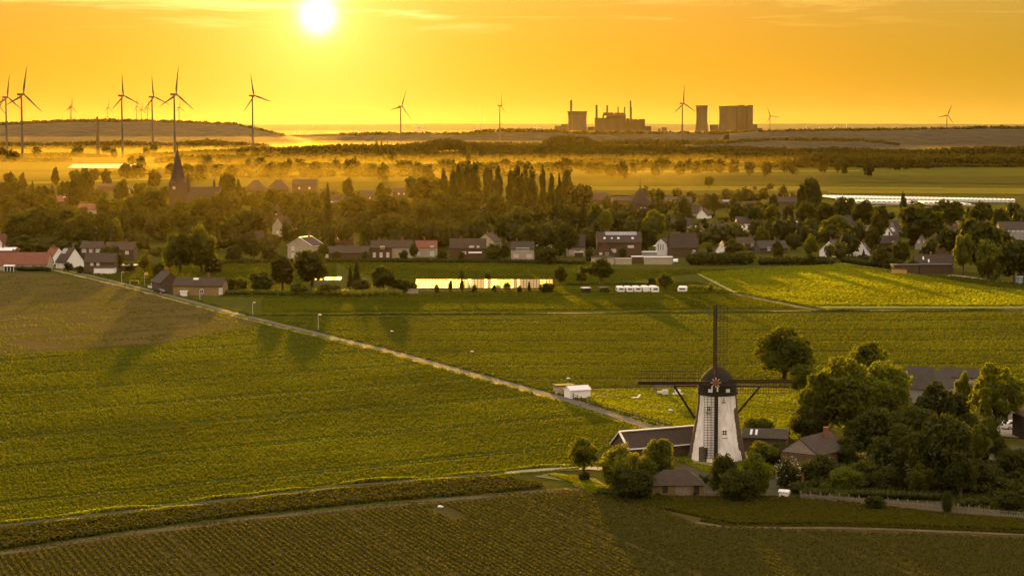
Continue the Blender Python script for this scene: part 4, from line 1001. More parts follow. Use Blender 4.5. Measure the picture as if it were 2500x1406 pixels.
# kennel, parasol
x, y = ground(1915, 1215); kn = thing('kennel', 'small white kennel with a round dark hole by the picket fence', 'kennel', (x, y, 0), R(-25))
mb = MB(); mb.box((0, 0, .45), (1.3, .8, .9)); mb.build('wall', M_white, kn)
mb = MB()
for s in (-1, 1): mb.box((0, s * .26, 1.02), (1.5, .62, .06), 0, Matrix.Rotation(-s * .5, 3, 'X'))
mb.build('roof', M_white, kn)
mb = MB(); mb.tube((.651, 0, .5), (.67, 0, .5), .2, .2, 14); mb.build('opening', M_black, kn)
x, y = ground(1960, 1188); pr = thing('parasol', 'closed dull red garden parasol beside the white flowering bush', 'parasol', (x, y, 0))
mb = MB(); mb.tube((0, 0, 0), (0, 0, 2.1), .03, .03, 6); mb.build('pole', M_woodpale, pr)
mb = MB(); mb.lathe([(.26, .65), (.22, .9), (.14, 1.5), (.06, 2.0), (.0, 2.15)], 12); mb.build('canopy', M_red, pr)
x, y = ground(1945, 1181); mb = MB(); mb.lathe([(0, 0), (.28, .02), (.34, .3), (.3, .5), (.26, .5), (.28, .3), (0, .1)], 14); o = mb.build('garden_pot', M_cream, None, (x, y, 0)); tag(o, 'pale round garden pot next to the closed parasol', 'pot')
# cars
def car(x, y, rz, body, label, L=4.2):
    t = thing('parked_car', label, 'car', (x, y, 0), rz); w = 1.7
    prof = [(-L / 2, .3), (L / 2, .3), (L / 2 + .02, .62), (L / 2 - .1, .78), (L * .24, .88), (L * .1, 1.38), (-L * .25, 1.42), (-L * .44, .95), (-L / 2, .85)]
    mb = MB(); A = [(p[0], 0, p[1]) for p in prof]; mb.prism(A, (0, w / 2, 0), (0, -w / 2, 0)); mb.build('body', body, t)
    g = [(L * .225, .9), (L * .105, 1.33), (-L * .24, 1.36), (-L * .4, .95)]
    for s in (-1, 1): mb = MB(); mb.prism([(p[0], 0, p[1]) for p in g], (0, s * w / 2, 0), (0, s * (w / 2 + .012), 0)); mb.build('side_window', M_pane, t)
    for i in (-1, 1):
        for s in (-1, 1): mb = MB(); mb.tube((i * L * .31, s * (w / 2 - .12), .31), (i * L * .31, s * (w / 2 + .05), .31), .31, .31, 14); wh = mb.build('wheel', M_black, t); mb = MB(); mb.tube((i * L * .31, s * (w / 2 + .05), .31), (i * L * .31, s * (w / 2 + .065), .31), .18, .18, 10); mb.build('rim', M_steel, wh)
M_carw = mat('white_car_paint', (.75, .75, .76), .25, var=.02, scale=1, spec=.6); M_card = mat('dark_car_paint', (.03, .03, .035), .25, var=.02, scale=1, spec=.6)
x, y = ground(2472, 1046); car(x, y, R(25), M_carw, 'white car parked on the gravel yard by the dark shed')
# ------------------------------------------------------------------ trees round the windmill (label, kind, px, top, width, base row, leaf)
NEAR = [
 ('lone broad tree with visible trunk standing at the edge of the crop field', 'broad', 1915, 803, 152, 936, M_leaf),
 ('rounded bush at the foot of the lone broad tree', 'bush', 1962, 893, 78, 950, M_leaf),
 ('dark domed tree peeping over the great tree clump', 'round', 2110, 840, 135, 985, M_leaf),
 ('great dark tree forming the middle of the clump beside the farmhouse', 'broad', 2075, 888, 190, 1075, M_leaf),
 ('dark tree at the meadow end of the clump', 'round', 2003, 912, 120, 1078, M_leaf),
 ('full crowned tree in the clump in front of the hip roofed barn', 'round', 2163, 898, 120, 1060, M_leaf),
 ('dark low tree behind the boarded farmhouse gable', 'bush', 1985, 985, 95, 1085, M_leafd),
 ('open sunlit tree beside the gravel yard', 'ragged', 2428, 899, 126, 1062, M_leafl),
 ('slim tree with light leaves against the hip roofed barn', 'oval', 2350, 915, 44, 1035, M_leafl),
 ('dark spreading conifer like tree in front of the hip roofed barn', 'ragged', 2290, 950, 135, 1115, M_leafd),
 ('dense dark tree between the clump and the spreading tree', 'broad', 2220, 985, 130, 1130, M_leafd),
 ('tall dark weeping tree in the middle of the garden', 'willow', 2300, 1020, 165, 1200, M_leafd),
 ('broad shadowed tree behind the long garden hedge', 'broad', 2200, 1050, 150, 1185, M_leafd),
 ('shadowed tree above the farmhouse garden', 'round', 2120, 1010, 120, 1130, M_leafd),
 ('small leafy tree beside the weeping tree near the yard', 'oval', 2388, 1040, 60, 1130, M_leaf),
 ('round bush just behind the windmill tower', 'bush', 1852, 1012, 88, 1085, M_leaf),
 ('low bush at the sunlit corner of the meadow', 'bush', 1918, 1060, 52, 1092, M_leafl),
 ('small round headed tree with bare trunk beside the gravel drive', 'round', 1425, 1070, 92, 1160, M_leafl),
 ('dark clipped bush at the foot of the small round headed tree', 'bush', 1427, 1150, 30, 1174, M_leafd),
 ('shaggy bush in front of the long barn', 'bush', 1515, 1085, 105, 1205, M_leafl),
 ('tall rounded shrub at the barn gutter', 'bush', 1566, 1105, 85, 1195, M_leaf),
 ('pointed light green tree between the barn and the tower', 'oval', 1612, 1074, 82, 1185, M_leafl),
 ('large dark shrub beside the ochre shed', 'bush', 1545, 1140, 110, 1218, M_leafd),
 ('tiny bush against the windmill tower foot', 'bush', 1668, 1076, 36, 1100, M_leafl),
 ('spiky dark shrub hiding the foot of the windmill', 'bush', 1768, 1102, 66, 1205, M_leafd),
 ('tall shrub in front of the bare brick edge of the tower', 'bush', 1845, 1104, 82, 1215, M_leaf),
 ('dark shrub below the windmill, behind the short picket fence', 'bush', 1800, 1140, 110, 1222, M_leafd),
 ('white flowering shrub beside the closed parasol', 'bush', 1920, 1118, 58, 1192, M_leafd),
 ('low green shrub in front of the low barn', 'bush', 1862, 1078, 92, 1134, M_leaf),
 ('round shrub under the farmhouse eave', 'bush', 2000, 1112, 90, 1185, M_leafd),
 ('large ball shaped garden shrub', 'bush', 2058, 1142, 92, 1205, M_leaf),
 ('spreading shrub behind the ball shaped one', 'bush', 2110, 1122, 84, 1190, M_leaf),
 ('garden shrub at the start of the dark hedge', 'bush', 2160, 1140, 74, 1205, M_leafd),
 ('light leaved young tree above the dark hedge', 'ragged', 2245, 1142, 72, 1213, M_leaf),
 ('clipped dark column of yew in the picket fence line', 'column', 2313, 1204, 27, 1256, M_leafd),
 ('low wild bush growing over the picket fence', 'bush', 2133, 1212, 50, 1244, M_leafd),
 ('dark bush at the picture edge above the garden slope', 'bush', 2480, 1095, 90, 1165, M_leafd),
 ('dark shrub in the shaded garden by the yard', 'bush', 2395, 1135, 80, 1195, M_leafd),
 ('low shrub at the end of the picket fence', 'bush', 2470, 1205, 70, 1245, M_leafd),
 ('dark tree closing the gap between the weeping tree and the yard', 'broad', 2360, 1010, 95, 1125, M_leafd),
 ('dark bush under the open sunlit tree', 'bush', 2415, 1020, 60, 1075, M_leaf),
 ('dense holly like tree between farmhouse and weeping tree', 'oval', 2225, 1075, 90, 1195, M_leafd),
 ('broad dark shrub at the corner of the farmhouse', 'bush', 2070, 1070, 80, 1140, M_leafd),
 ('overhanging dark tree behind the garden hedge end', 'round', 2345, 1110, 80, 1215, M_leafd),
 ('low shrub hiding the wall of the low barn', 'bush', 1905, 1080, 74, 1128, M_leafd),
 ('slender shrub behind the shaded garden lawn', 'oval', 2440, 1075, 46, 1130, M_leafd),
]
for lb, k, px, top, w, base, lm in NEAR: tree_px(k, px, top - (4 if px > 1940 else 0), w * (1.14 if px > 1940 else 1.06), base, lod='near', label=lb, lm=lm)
# blossom on the white flowering shrub
x, y = ground(1920, 1192); rng = np.random.default_rng(8)
V, Q = leaf_cloud(rng, [(0, -.2, 2.5, 1.75, 1.7, 1.9)], 170, .12, upbias=.4, shell=.97)
for t_ in TREES:
    if 'white flowering' in t_[0].get('label', ''):
        o = link('blossom', np_mesh('blossom', V, Q, [M_blossom]), t_[0]); o['kind'] = 'stuff'
def hedge_px(pp, wid, h, label, lm, seed=1, leaf=.3, dens=26, name='hedge'):
    rng = np.random.default_rng(seed); P = [Vector(ground(*p)) for p in pp]; B = []
    for a, b in zip(P[:-1], P[1:]):
        n = max(2, int((b - a).length / (wid * .45)))
        for i in range(n):
            q = a.lerp(b, i / n); B.append((q.x, q.y, h * .5, wid * .55, wid * .55, h * .52 * rng.uniform(.9, 1.08)))
    V, Q = leaf_cloud(rng, B, int(len(B) * dens * max(1, h)), leaf, upbias=.2, shell=.8); CV, CQ = core_blobs(B, .85, 8, 5)
    o = link(name, np_mesh(name, np.concatenate([V, CV]), np.concatenate([Q, CQ + len(V)]), [lm])); tag(o, label, 'hedge'); return o
hedge_px([(1965, 1212), (2130, 1215), (2300, 1222)], 1.5, 1.3, 'long dark clipped hedge behind the picket fence', M_leafd, 2, .2, 60)
hedge_px([(2030, 1222), (2080, 1214), (2190, 1216)], .8, .9, 'low wild growth between hedge and picket fence', M_leaf, 3, .2, 50)
hedge_px([(1470, 1205), (1590, 1222)], 1.6, .9, 'low dark growth below the shaggy bushes', M_leaf, 4, .25, 50)
hedge_px([(1690, 648), (1760, 648), (1842, 646)], 4.0, 4.6, 'long tall clipped hedge in front of the white gabled cottage', M_leafd, 5, .7, 24)
hedge_px([(1860, 648), (1950, 646), (2040, 648)], 3.5, 3.0, 'lower hedge between the tall hedge and the white gabled house', M_leafd, 6, .6, 24)
hedge_px([(2060, 640), (2110, 648), (2180, 655)], 3.5, 2.2, 'ragged hedge sloping down past the white gabled houses', M_leafd, 7, .6, 24)
hedge_px([(720, 722), (860, 724), (985, 722)], 4.0, 2.2, 'rough scrub along the field in front of the glasshouse trees', M_leafy, 8, .5, 24)
hedge_px([(560, 722), (640, 722), (720, 724)], 3.0, 1.8, 'low scrub beyond the roadside farmhouse', M_leaf, 9, .5, 24)
hedge_px([(1390, 697), (1500, 697), (1600, 697)], 2.0, 1.2, 'low line of weeds behind the parked caravans', M_leaf, 10, .4, 22)
hedge_px([(1690, 705), (1725, 708), (1755, 714)], 2.2, 1.4, 'sunlit weeds beyond the single caravan', M_leafy, 11, .4, 22)
hedge_px([(540, 644), (800, 642), (1000, 642)], 2.2, 1.7, 'garden hedge along the front row of houses west of the glasshouse', M_leafd, 13, .5, 24)
hedge_px([(1000, 642), (1200, 643), (1430, 646)], 2.0, 1.5, 'garden hedge along the front row of houses behind the glasshouse', M_leafd, 14, .5, 24)
hedge_px([(-40, 655), (60, 662), (115, 662)], 2.4, 1.5, 'low garden hedge below the long low bungalow', M_leafd, 12, .5, 24)

# ------------------------------------------------------------------ trees of the village and the fields (kind, px, top, width, base row or None, height, leaf)
M_leafv = leaf_mat('leaf_village_green', (0.028, 0.034, 0.003), trans=0.40)
M_leafvl = leaf_mat('leaf_village_light', (0.046, 0.055, 0.004), trans=0.45)
L_, D_, G_, Y_ = M_leafvl, M_leafd, M_leafv, M_leafy
MID = [
 # foreground group by the glasshouse
 ('oval', 690, 628, 70, 706, 0, D_), ('broad', 762, 611, 100, 702, 0, G_), ('bush', 640, 660, 70, 712, 0, G_), ('bush', 730, 688, 60, 722, 0, L_), ('bush', 800, 692, 70, 722, 0, G_),
 ('conifer', 871, 634, 30, 700, 0, D_), ('conifer', 855, 645, 18, 700, 0, D_), ('round', 935, 653, 84, 716, 0, G_), ('bush', 880, 680, 60, 718, 0, G_), ('bush', 975, 678, 56, 717, 0, G_), ('bush', 1005, 690, 34, 716, 0, G_),
 ('conifer', 1127, 657, 26, 690, 0, G_), ('round', 1190, 663, 22, 690, 0, L_), ('bush', 1238, 688, 22, 710, 0, G_), ('bush', 1333, 690, 46, 715, 0, D_),
 ('oval', 1370, 651, 38, 692, 0, G_), ('round', 1468, 637, 76, 695, 0, G_), ('oval', 1422, 652, 36, 694, 0, L_), ('round', 1625, 667, 46, 712, 0, L_), ('bush', 1592, 674, 24, 700, 0, G_), ('bush', 1475, 700, 30, 716, 0, D_), ('bush', 1735, 690, 14, 712, 0, Y_),
 # by the roadside farm and the lane
 ('round', 354, 626, 36, 668, 0, L_), ('bush', 388, 640, 34, 672, 0, D_), ('broad', 440, 566, 80, 668, 0, G_), ('broad', 492, 558, 84, 668, 0, L_), ('oval', 415, 590, 50, 664, 0, L_), ('bush', 520, 620, 50, 668, 0, D_),
 ('bush', 118, 652, 16, 664, 0, D_), ('bush', 562, 678, 26, 710, 0, D_), ('bush', 590, 676, 40, 708, 0, L_),
 ('bush', 168, 640, 24, 662, 0, D_), ('bush', 196, 648, 20, 668, 0, D_), ('round', 292, 622, 30, 664, 0, D_), ('bush', 318, 640, 30, 664, 0, D_), ('bush', 890, 612, 26, 638, 0, D_), ('bush', 985, 610, 24, 638, 0, D_), ('round', 1010, 596, 26, 638, 0, G_), ('bush', 1078, 606, 30, 638, 0, D_), ('bush', 1128, 612, 22, 638, 0, G_), ('round', 1232, 598, 30, 640, 0, D_), ('bush', 1318, 606, 30, 640, 0, D_), ('round', 1364, 588, 36, 640, 0, D_), ('bush', 820, 612, 26, 638, 0, D_), ('round', 790, 596, 28, 638, 0, G_), ('bush', 660, 600, 50, 640, 0, D_), ('round', 620, 588, 50, 640, 0, D_), ('bush', 570, 596, 50, 642, 0, D_), ('bush', 2230, 632, 30, 662, 0, D_), ('bush', 1520, 600, 22, 640, 0, D_), ('bush', 1440, 606, 24, 640, 0, D_),
 ('bush', 1066, 692, 14, 716, 0, D_), ('oval', 1100, 686, 12, 714, 0, G_), ('oval', 1128, 684, 13, 714, 0, D_), ('bush', 1158, 694, 16, 716, 0, G_), ('bush', 1206, 694, 12, 715, 0, D_), ('bush', 1268, 695, 14, 716, 0, G_), ('oval', 1292, 690, 10, 715, 0, D_),
 # western mass
 ('broad', 100, 512, 110, None, 17, D_), ('broad', 150, 507, 120, None, 17, D_), ('round', 45, 528, 80, None, 15, D_), ('round', 195, 535, 80, None, 14, D_), ('bush', 60, 570, 90, None, 9, D_), ('bush', 130, 580, 100, None, 9, D_), ('round', 245, 528, 60, None, 14, D_), ('oval', 285, 540, 40, None, 13, L_), ('round', 270, 552, 50, None, 11, D_),
 ('round', 8, 445, 40, None, 15, D_), ('oval', 35, 437, 36, None, 17, D_), ('conifer', 63, 439, 18, None, 17, D_), ('conifer', 79, 441, 18, None, 17, D_), ('round', 105, 455, 40, None, 14, D_), ('conifer', 127, 450, 26, None, 15, D_), ('ragged', 155, 443, 34, None, 16, G_), ('oval', 208, 421, 34, None, 21, D_), ('ragged', 188, 435, 28, None, 18, G_), ('round', 180, 462, 44, None, 14, D_), ('round', 300, 444, 32, None, 15, G_), ('ragged', 340, 448, 40, None, 15, G_), ('ragged', 372, 455, 36, None, 14, G_), ('round', 400, 458, 26, None, 13, G_),
 ('round', 372, 472, 58, None, 16, D_), ('round', 320, 484, 44, None, 14, G_), ('ragged', 290, 487, 44, None, 14, L_), ('round', 250, 483, 40, None, 14, D_), ('round', 60, 470, 60, None, 13, D_), ('round', 20, 480, 50, None, 13, D_), ('round', 120, 482, 50, None, 13, G_), ('round', 345, 512, 60, None, 14, G_), ('oval', 300, 515, 40, None, 13, G_),
 # round the church
 ('round', 440, 497, 60, None, 14, G_), ('broad', 490, 486, 74, None, 15, G_), ('broad', 535, 466, 60, None, 17, G_), ('round', 556, 425, 44, None, 18, G_), ('column', 583, 440, 12, None, 15, D_), ('broad', 605, 512, 90, None, 15, D_), ('round', 450, 528, 50, None, 11, G_), ('round', 520, 520, 56, None, 12, G_), ('round', 400, 522, 50, None, 12, G_), ('round', 560, 540, 50, None, 11, D_),
 # middle of the village
 ('round', 625, 470, 40, None, 13, G_), ('round', 665, 466, 44, None, 13, G_), ('round', 700, 474, 40, None, 13, G_), ('oval', 738, 478, 26, None, 13, G_), ('conifer', 800, 444, 26, None, 24, D_), ('round', 850, 441, 30, None, 15, G_), ('ragged', 931, 450, 42, None, 16, G_), ('broad', 1025, 429, 84, None, 20, G_), ('round', 1070, 440, 56, None, 17, G_), ('round', 855, 468, 28, None, 13, D_), ('broad', 862, 478, 74, None, 15, D_), ('broad', 940, 474, 84, None, 16, D_), ('broad', 950, 520, 80, None, 13, D_), ('broad', 1080, 474, 78, None, 16, G_), ('round', 1035, 505, 66, None, 14, D_), ('round', 770, 480, 36, None, 12, G_), ('round', 650, 500, 60, None, 12, G_), ('round', 720, 505, 50, None, 12, D_), ('round', 770, 520, 50, None, 11, G_), ('oval', 985, 485, 40, None, 13, G_), ('round', 1000, 545, 60, None, 11, D_), ('round', 1060, 540, 60, None, 11, G_), ('round', 900, 548, 50, None, 11, D_), ('round', 840, 545, 46, None, 10, G_),
 ('oval', 1120, 500, 50, None, 14, D_), ('round', 1210, 478, 56, None, 16, G_), ('round', 1150, 470, 56, None, 16, G_), ('broad', 1262, 505, 64, None, 15, G_), ('broad', 1310, 500, 60, None, 15, G_), ('broad', 1376, 500, 72, None, 15, D_), ('conifer', 1422, 488, 26, None, 17, D_), ('round', 1420, 455, 56, None, 17, D_), ('round', 1455, 498, 38, None, 14, L_), ('broad', 1500, 512, 80, None, 14, D_), ('round', 1478, 520, 40, None, 13, L_), ('conifer', 1562, 518, 22, None, 15, D_), ('round', 1598, 515, 52, None, 14, L_), ('oval', 1610, 467, 28, None, 15, D_), ('oval', 1668, 488, 28, None, 14, D_), ('round', 1745, 474, 26, None, 13, D_), ('round', 1380, 554, 60, None, 12, D_), ('round', 1290, 555, 60, None, 11, G_), ('bush', 1205, 592, 50, None, 7, G_), ('bush', 1340, 600, 40, None, 7, D_), ('round', 1540, 570, 30, None, 9, D_), ('round', 1580, 555, 50, None, 11, D_), ('bush', 1625, 560, 40, None, 9, L_), ('round', 1230, 530, 50, None, 12, G_), ('round', 1170, 530, 50, None, 12, G_),
 # eastern village
 ('broad', 1978, 431, 44, None, 22, D_), ('oval', 1958, 455, 30, None, 18, D_), ('oval', 1994, 445, 26, None, 19, D_), ('round', 1885, 500, 40, None, 13, L_), ('oval', 1890, 477, 24, None, 13, D_), ('round', 1845, 505, 40, None, 12, G_), ('round', 1800, 500, 40, None, 12, D_), ('round', 1925, 503, 30, None, 13, G_), ('round', 1972, 494, 52, None, 15, G_), ('round', 2020, 498, 56, None, 14, D_), ('round', 2062, 486, 56, None, 15, D_), ('round', 2110, 498, 60, None, 14, D_), ('round', 2150, 510, 44, None, 13, D_), ('round', 2040, 528, 72, None, 13, L_), ('oval', 2140, 525, 34, None, 13, D_),
 ('broad', 2255, 503, 116, None, 18, G_), ('round', 2310, 494, 86, None, 16, G_), ('round', 2395, 498, 60, None, 15, D_), ('conifer', 2480, 511, 26, None, 14, D_), ('round', 2440, 510, 36, None, 12, G_), ('oval', 2206, 474, 20, None, 14, D_),
 ('broad', 2395, 536, 126, 668, 0, D_), ('willow', 2412, 590, 74, 682, 0, L_), ('round', 2352, 575, 60, 672, 0, L_), ('broad', 2475, 588, 80, 694, 0, D_), ('round', 2500, 600, 60, 694, 0, D_), ('round', 1980, 580, 44, 640, 0, L_), ('bush', 1975, 620, 36, 648, 0, D_), ('conifer', 2108, 608, 14, 634, 0, D_), ('round', 2150, 610, 50, 652, 0, G_), ('round', 2200, 590, 56, 652, 0, G_), ('bush', 2180, 630, 50, 656, 0, D_), ('round', 2030, 555, 60, None, 10, D_), ('round', 1860, 560, 40, None, 9, G_), ('oval', 1900, 590, 30, None, 8, D_), ('round', 2130, 560, 40, None, 10, D_), ('round', 2320, 560, 60, None, 11, D_), ('bush', 1790, 580, 50, None, 8, G_),
 # lone field trees
 ('round', 1731, 432, 29, 461, 0, D_), ('ragged', 1881, 448, 20, 466, 0, D_),
]
for k, px, top, w, base, h, lm in MID: tree_px(k, px, top, w * (1.0 if base else 1.18), base, h or None, lod='mid', lm=lm)
# row of tall poplars
for i, (px, top, w) in enumerate(((1083, 412, 26), (1106, 416, 20), (1120, 400, 26), (1140, 403, 22), (1160, 398, 28), (1188, 405, 18), (1199, 412, 18), (1216, 407, 24), (1246, 416, 22), (1262, 406, 26), (1284, 412, 20), (1300, 417, 22), (1325, 405, 20), (1346, 424, 18), (1366, 430, 20), (1385, 414, 22))):
    tree_px('poplar', px, top, w * (.95, 1.5, 1.2, 1.75, 1.05, 1.4)[(i * 5) % 6], None, 25 + (i * 7) % 5, lod='mid', lm=D_)
for px, top, w in ((920, 341, 8), (931, 340, 7), (947, 345, 6), (956, 348, 8), (1140, 348, 7), (1148, 346, 6)): tree_px('poplar', px, top, w, None, 33, lod='far', lm=D_)
# far hedgerow crowns beyond the village
rr = random.Random(21)
FARROW = [(25, 418, 24), (55, 425, 14), (135, 415, 18), (185, 412, 26), (205, 408, 20), (230, 413, 26), (260, 413, 22), (305, 402, 36), (335, 400, 34), (375, 410, 26), (320, 378, 16), (345, 381, 20), (415, 400, 26), (455, 402, 34), (490, 400, 32), (505, 375, 28), (530, 398, 32), (565, 402, 30), (608, 388, 16), (634, 385, 26), (660, 396, 26), (690, 395, 22), (705, 388, 18), (733, 386, 28), (770, 392, 30), (818, 390, 22), (850, 388, 26), (866, 386, 20), (905, 400, 30), (935, 399, 24), (990, 388, 44), (1020, 396, 30), (1045, 400, 26), (1085, 388, 34), (1105, 390, 22), (1135, 392, 30), (1170, 394, 32), (1205, 394, 30), (1235, 388, 28), (1268, 389, 26), (1290, 396, 24), (1320, 397, 22), (1340, 395, 30), (1365, 392, 30), (1385, 388, 32), (1415, 391, 30), (1440, 396, 26), (1465, 392, 30), (1490, 398, 24), (1520, 394, 28), (1545, 396, 16), (1560, 390, 24), (1574, 388, 20), (1618, 386, 34), (1600, 394, 22), (1660, 394, 26), (1680, 390, 24), (1698, 392, 26), (1730, 386, 32), (1758, 388, 26), (1790, 386, 28), (1830, 394, 24), (1870, 396, 24), (1935, 394, 18), (1915, 388, 20), (1970, 384, 16), (2010, 388, 20), (2045, 388, 15), (2062, 390, 15), (2120, 392, 22), (2174, 382, 16), (2190, 388, 16), (2220, 384, 24), (2245, 382, 20), (2262, 382, 16), (90, 357, 24), (190, 357, 30), (258, 355, 18), (278, 358, 16), (358, 356, 16), (377, 353, 18), (500, 342, 22), (30, 368, 30), (5, 362, 26)]
for px, top, w in FARROW:
    tree_px(rr.choice(['bush', 'bush', 'broad', 'round']), px, top, w * 1.3, None, rr.uniform(14, 18) if top > 375 else 20, lod='far' if top < 400 else 'mid', lm=rr.choice([D_, M_leafw, M_leafw]))

# ------------------------------------------------------------------ labels for the trees: what they stand beside, and their order there
MARKS = [('the church', 460, 470), ('the tall poplar row', 1230, 430), ('the village mill tower', 1562, 490), ('the long white hall', 1860, 550), ('the white lean-to house', 2035, 610), ('the parked caravans', 1555, 708), ('the glasshouse', 1170, 692), ('the white garage', 245, 640),
         ('the roadside farmhouse', 480, 690), ('the white plastic tunnels', 2240, 482), ('the old brick chimney', 237, 340), ('the skyline barn house', 742, 450), ('the solar roofed house', 1515, 595), ('the long low bungalow', 60, 640), ('the brick gabled pair of houses', 2270, 585), ('the bright edged house', 742, 596), ('the reddish far gable', 1167, 515), ('the single caravan', 1668, 706), ('the lone end turbine', 616, 340), ('the far farm roofs', 1400, 378), ('the wooded rise', 1950, 350), ('the grey flat block', 2475, 560)]
ADJ = {'round': 'round crowned tree', 'broad': 'broad spreading tree', 'oval': 'upright oval tree', 'ragged': 'loose open tree', 'bush': 'low bush', 'poplar': 'tall narrow poplar', 'conifer': 'pointed conifer', 'willow': 'weeping tree', 'column': 'slim column tree'}
COLW = {'leaf_green': 'green', 'leaf_light': 'light green', 'leaf_dark': 'dark', 'leaf_yellowish': 'yellowish', 'leaf_far_wood': 'hazy dark', 'leaf_village_green': 'green', 'leaf_village_light': 'light green'}
ORD = ['closest to', 'second from', 'third from', 'fourth from', 'fifth from', 'sixth from', 'seventh from', 'eighth from', 'ninth from', 'tenth from', 'eleventh from', 'twelfth from', 'thirteenth from', 'fourteenth from', 'fifteenth from', 'sixteenth from', 'seventeenth from', 'eighteenth from']
def auto_labels(items, group):
    cells = {}
    for o, px, py, kind, col in items:
        best = min(MARKS, key=lambda m: abs(m[1] - px) + 1.8 * abs(m[2] - py))
        rel = 'beyond' if py < best[2] - 22 else ('in front of' if py > best[2] + 22 else 'level with')
        cells.setdefault((kind, col, best[0], rel), []).append((abs(best[1] - px) + 1.8 * abs(best[2] - py), o))
    for (kind, col, mk, rel), lst in cells.items():
        lst.sort(key=lambda q: q[0])
        for i, (d, o) in enumerate(lst):
            if len(lst) == 1: o['label'] = '%s %s %s %s' % (col, kind, rel, mk)
            else: o['label'] = ('%s %s %s %s, %s it' % (col, kind, rel, mk, ORD[min(i, 17)])).replace(' crowned', '')
            o['group'] = group
auto_labels([(o, px, py, ADJ[k], COLW[(o.data or o.children[0].data).materials[0].name]) for o, px, py, k, need in TREES if need], 'trees of the village and the fields')
# ------------------------------------------------------------------ church
def church():
    Y = 1185.0; x = at(433, 348, Y)[0]; k = ppm(Y); ztip = at(433, 347, Y)[1]
    t = thing('church', 'village church with a tall dark needle spire and low nave', 'church', (x, Y, 0))
    zb = at(433, 446, Y)[1]; w = 42 / k
    mb = MB(); mb.box((.5, 0, zb / 2), (w, w, zb)); mb.build('tower', M_darkbrick, t)
    mb = MB()
    for s in (-1, 1):
        mb.face([(s * w / 2 + .5, -w / 2 * s, zb), (s * w / 2 + .5, w / 2 * s, zb), (.5, 0, zb + 5)])
        mb.face([(w / 2 * s + .5, s * w / 2, zb), (-w / 2 * s + .5, s * w / 2, zb), (.5, 0, zb + 5)])
    mb.build('tower_gable', M_slate, t)
    zs = at(433, 366, Y)[1]; mb = MB(); mb.tube((0, 0, zb - .5), (0, 0, zb + 3), w * .52, w * .40, 8); mb.tube((0, 0, zb + 3.001), (0, 0, zs + 1.5), w * .40, .12, 8); mb.build('spire', M_tile, t)
    mb = MB(); mb.beam((0, 0, zs), (0, 0, ztip), .25); mb.box((0, 0, ztip - 1.3), (1.7, .2, .2)); mb.tube((0, 0, zs + .8), (0, 0, zs + 1.8), .45, .45, 8); mb.build('cross', M_wood, t)
    mb = MB(); mb.tube((w * .62, -1, zb - 12), (w * .62, -1, zb), 1.3, 1.3, 8); mb.tube((w * .62, -1, zb), (w * .62, -1, zb + 4.6), 1.45, .05, 8); mb.build('stair_turret', M_slate, t)
    mb = MB(); mb.tube((-1.5, -w / 2 - .06, zb - 3), (-1.5, -w / 2 - .14, zb - 3), .95, .95, 16); mb.build('clock_face', M_cream, t)
    zr = at(433, 457, Y)[1]; xl, xr = w / 2 + 1, (540 - 433) / k
    mb = MB(); D = 11; A = [(xl, -D / 2, -1), (xl, D / 2, -1), (xl, D / 2, zr - 8), (xl, 0, zr), (xl, -D / 2, zr - 8)]; mb.prism(A, (0, 0, 0), (xr - xl, 0, 0)); mb.build('nave', M_darkbrick, t)
    mb = MB()
    for s in (-1, 1): mb.face([(xl, 0, zr + .15), (xr + .5, 0, zr + .15), (xr + .5, s * (D / 2 + .5), zr - 8.5), (xl, s * (D / 2 + .5), zr - 8.5)])
    mb.build('nave_roof', M_slate, t)
    xf = (521.5 - 433) / k; mb = MB(); mb.tube((xf, 0, zr - .2), (xf, 0, zr + 2.2), .8, .7, 6); mb.tube((xf, 0, zr + 2.2), (xf, 0, zr + 5.2), .95, .04, 6); mb.build('roof_turret', M_slate, t)
church()
# village mill stump with hat roof and mast
Y = dist_of(436, 24); x = at(1563, 436, Y)[0]; k = ppm(Y)
vm = thing('mill_stump', 'old sail-less mill tower in the village with a hat roof and thin mast', 'tower', (x, Y, 0))
zr, ze_ = at(1563, 467, Y)[1], at(1563, 497, Y)[1]
mb = MB(); mb.tube((0, 0, -.5), (0, 0, ze_), 26 / k, 24 / k, 20); mb.build('tower', M_darkbrick, vm)
mb = MB(); mb.lathe([(27.5 / k, ze_ - .2), (24 / k, ze_ + 1.4), (8.5 / k, zr), (7 / k, zr + .3), (0, zr + .35)], 20); mb.build('roof', M_tile, vm)
mb = MB(); mb.tube((0, 0, zr), (0, 0, zr + 2.8), .4, .3, 8); mb.tube((0, 0, zr + 2.8), (0, 0, 24), .12, .06, 6); mb.box((0, 0, zr + 4.2), (1.4, .08, .08)); mb.build('mast', M_wood, vm)
add_window(vm, (1.2, -25 / k - .05, ze_ - 2.6), 0, 2.4, 1.2)
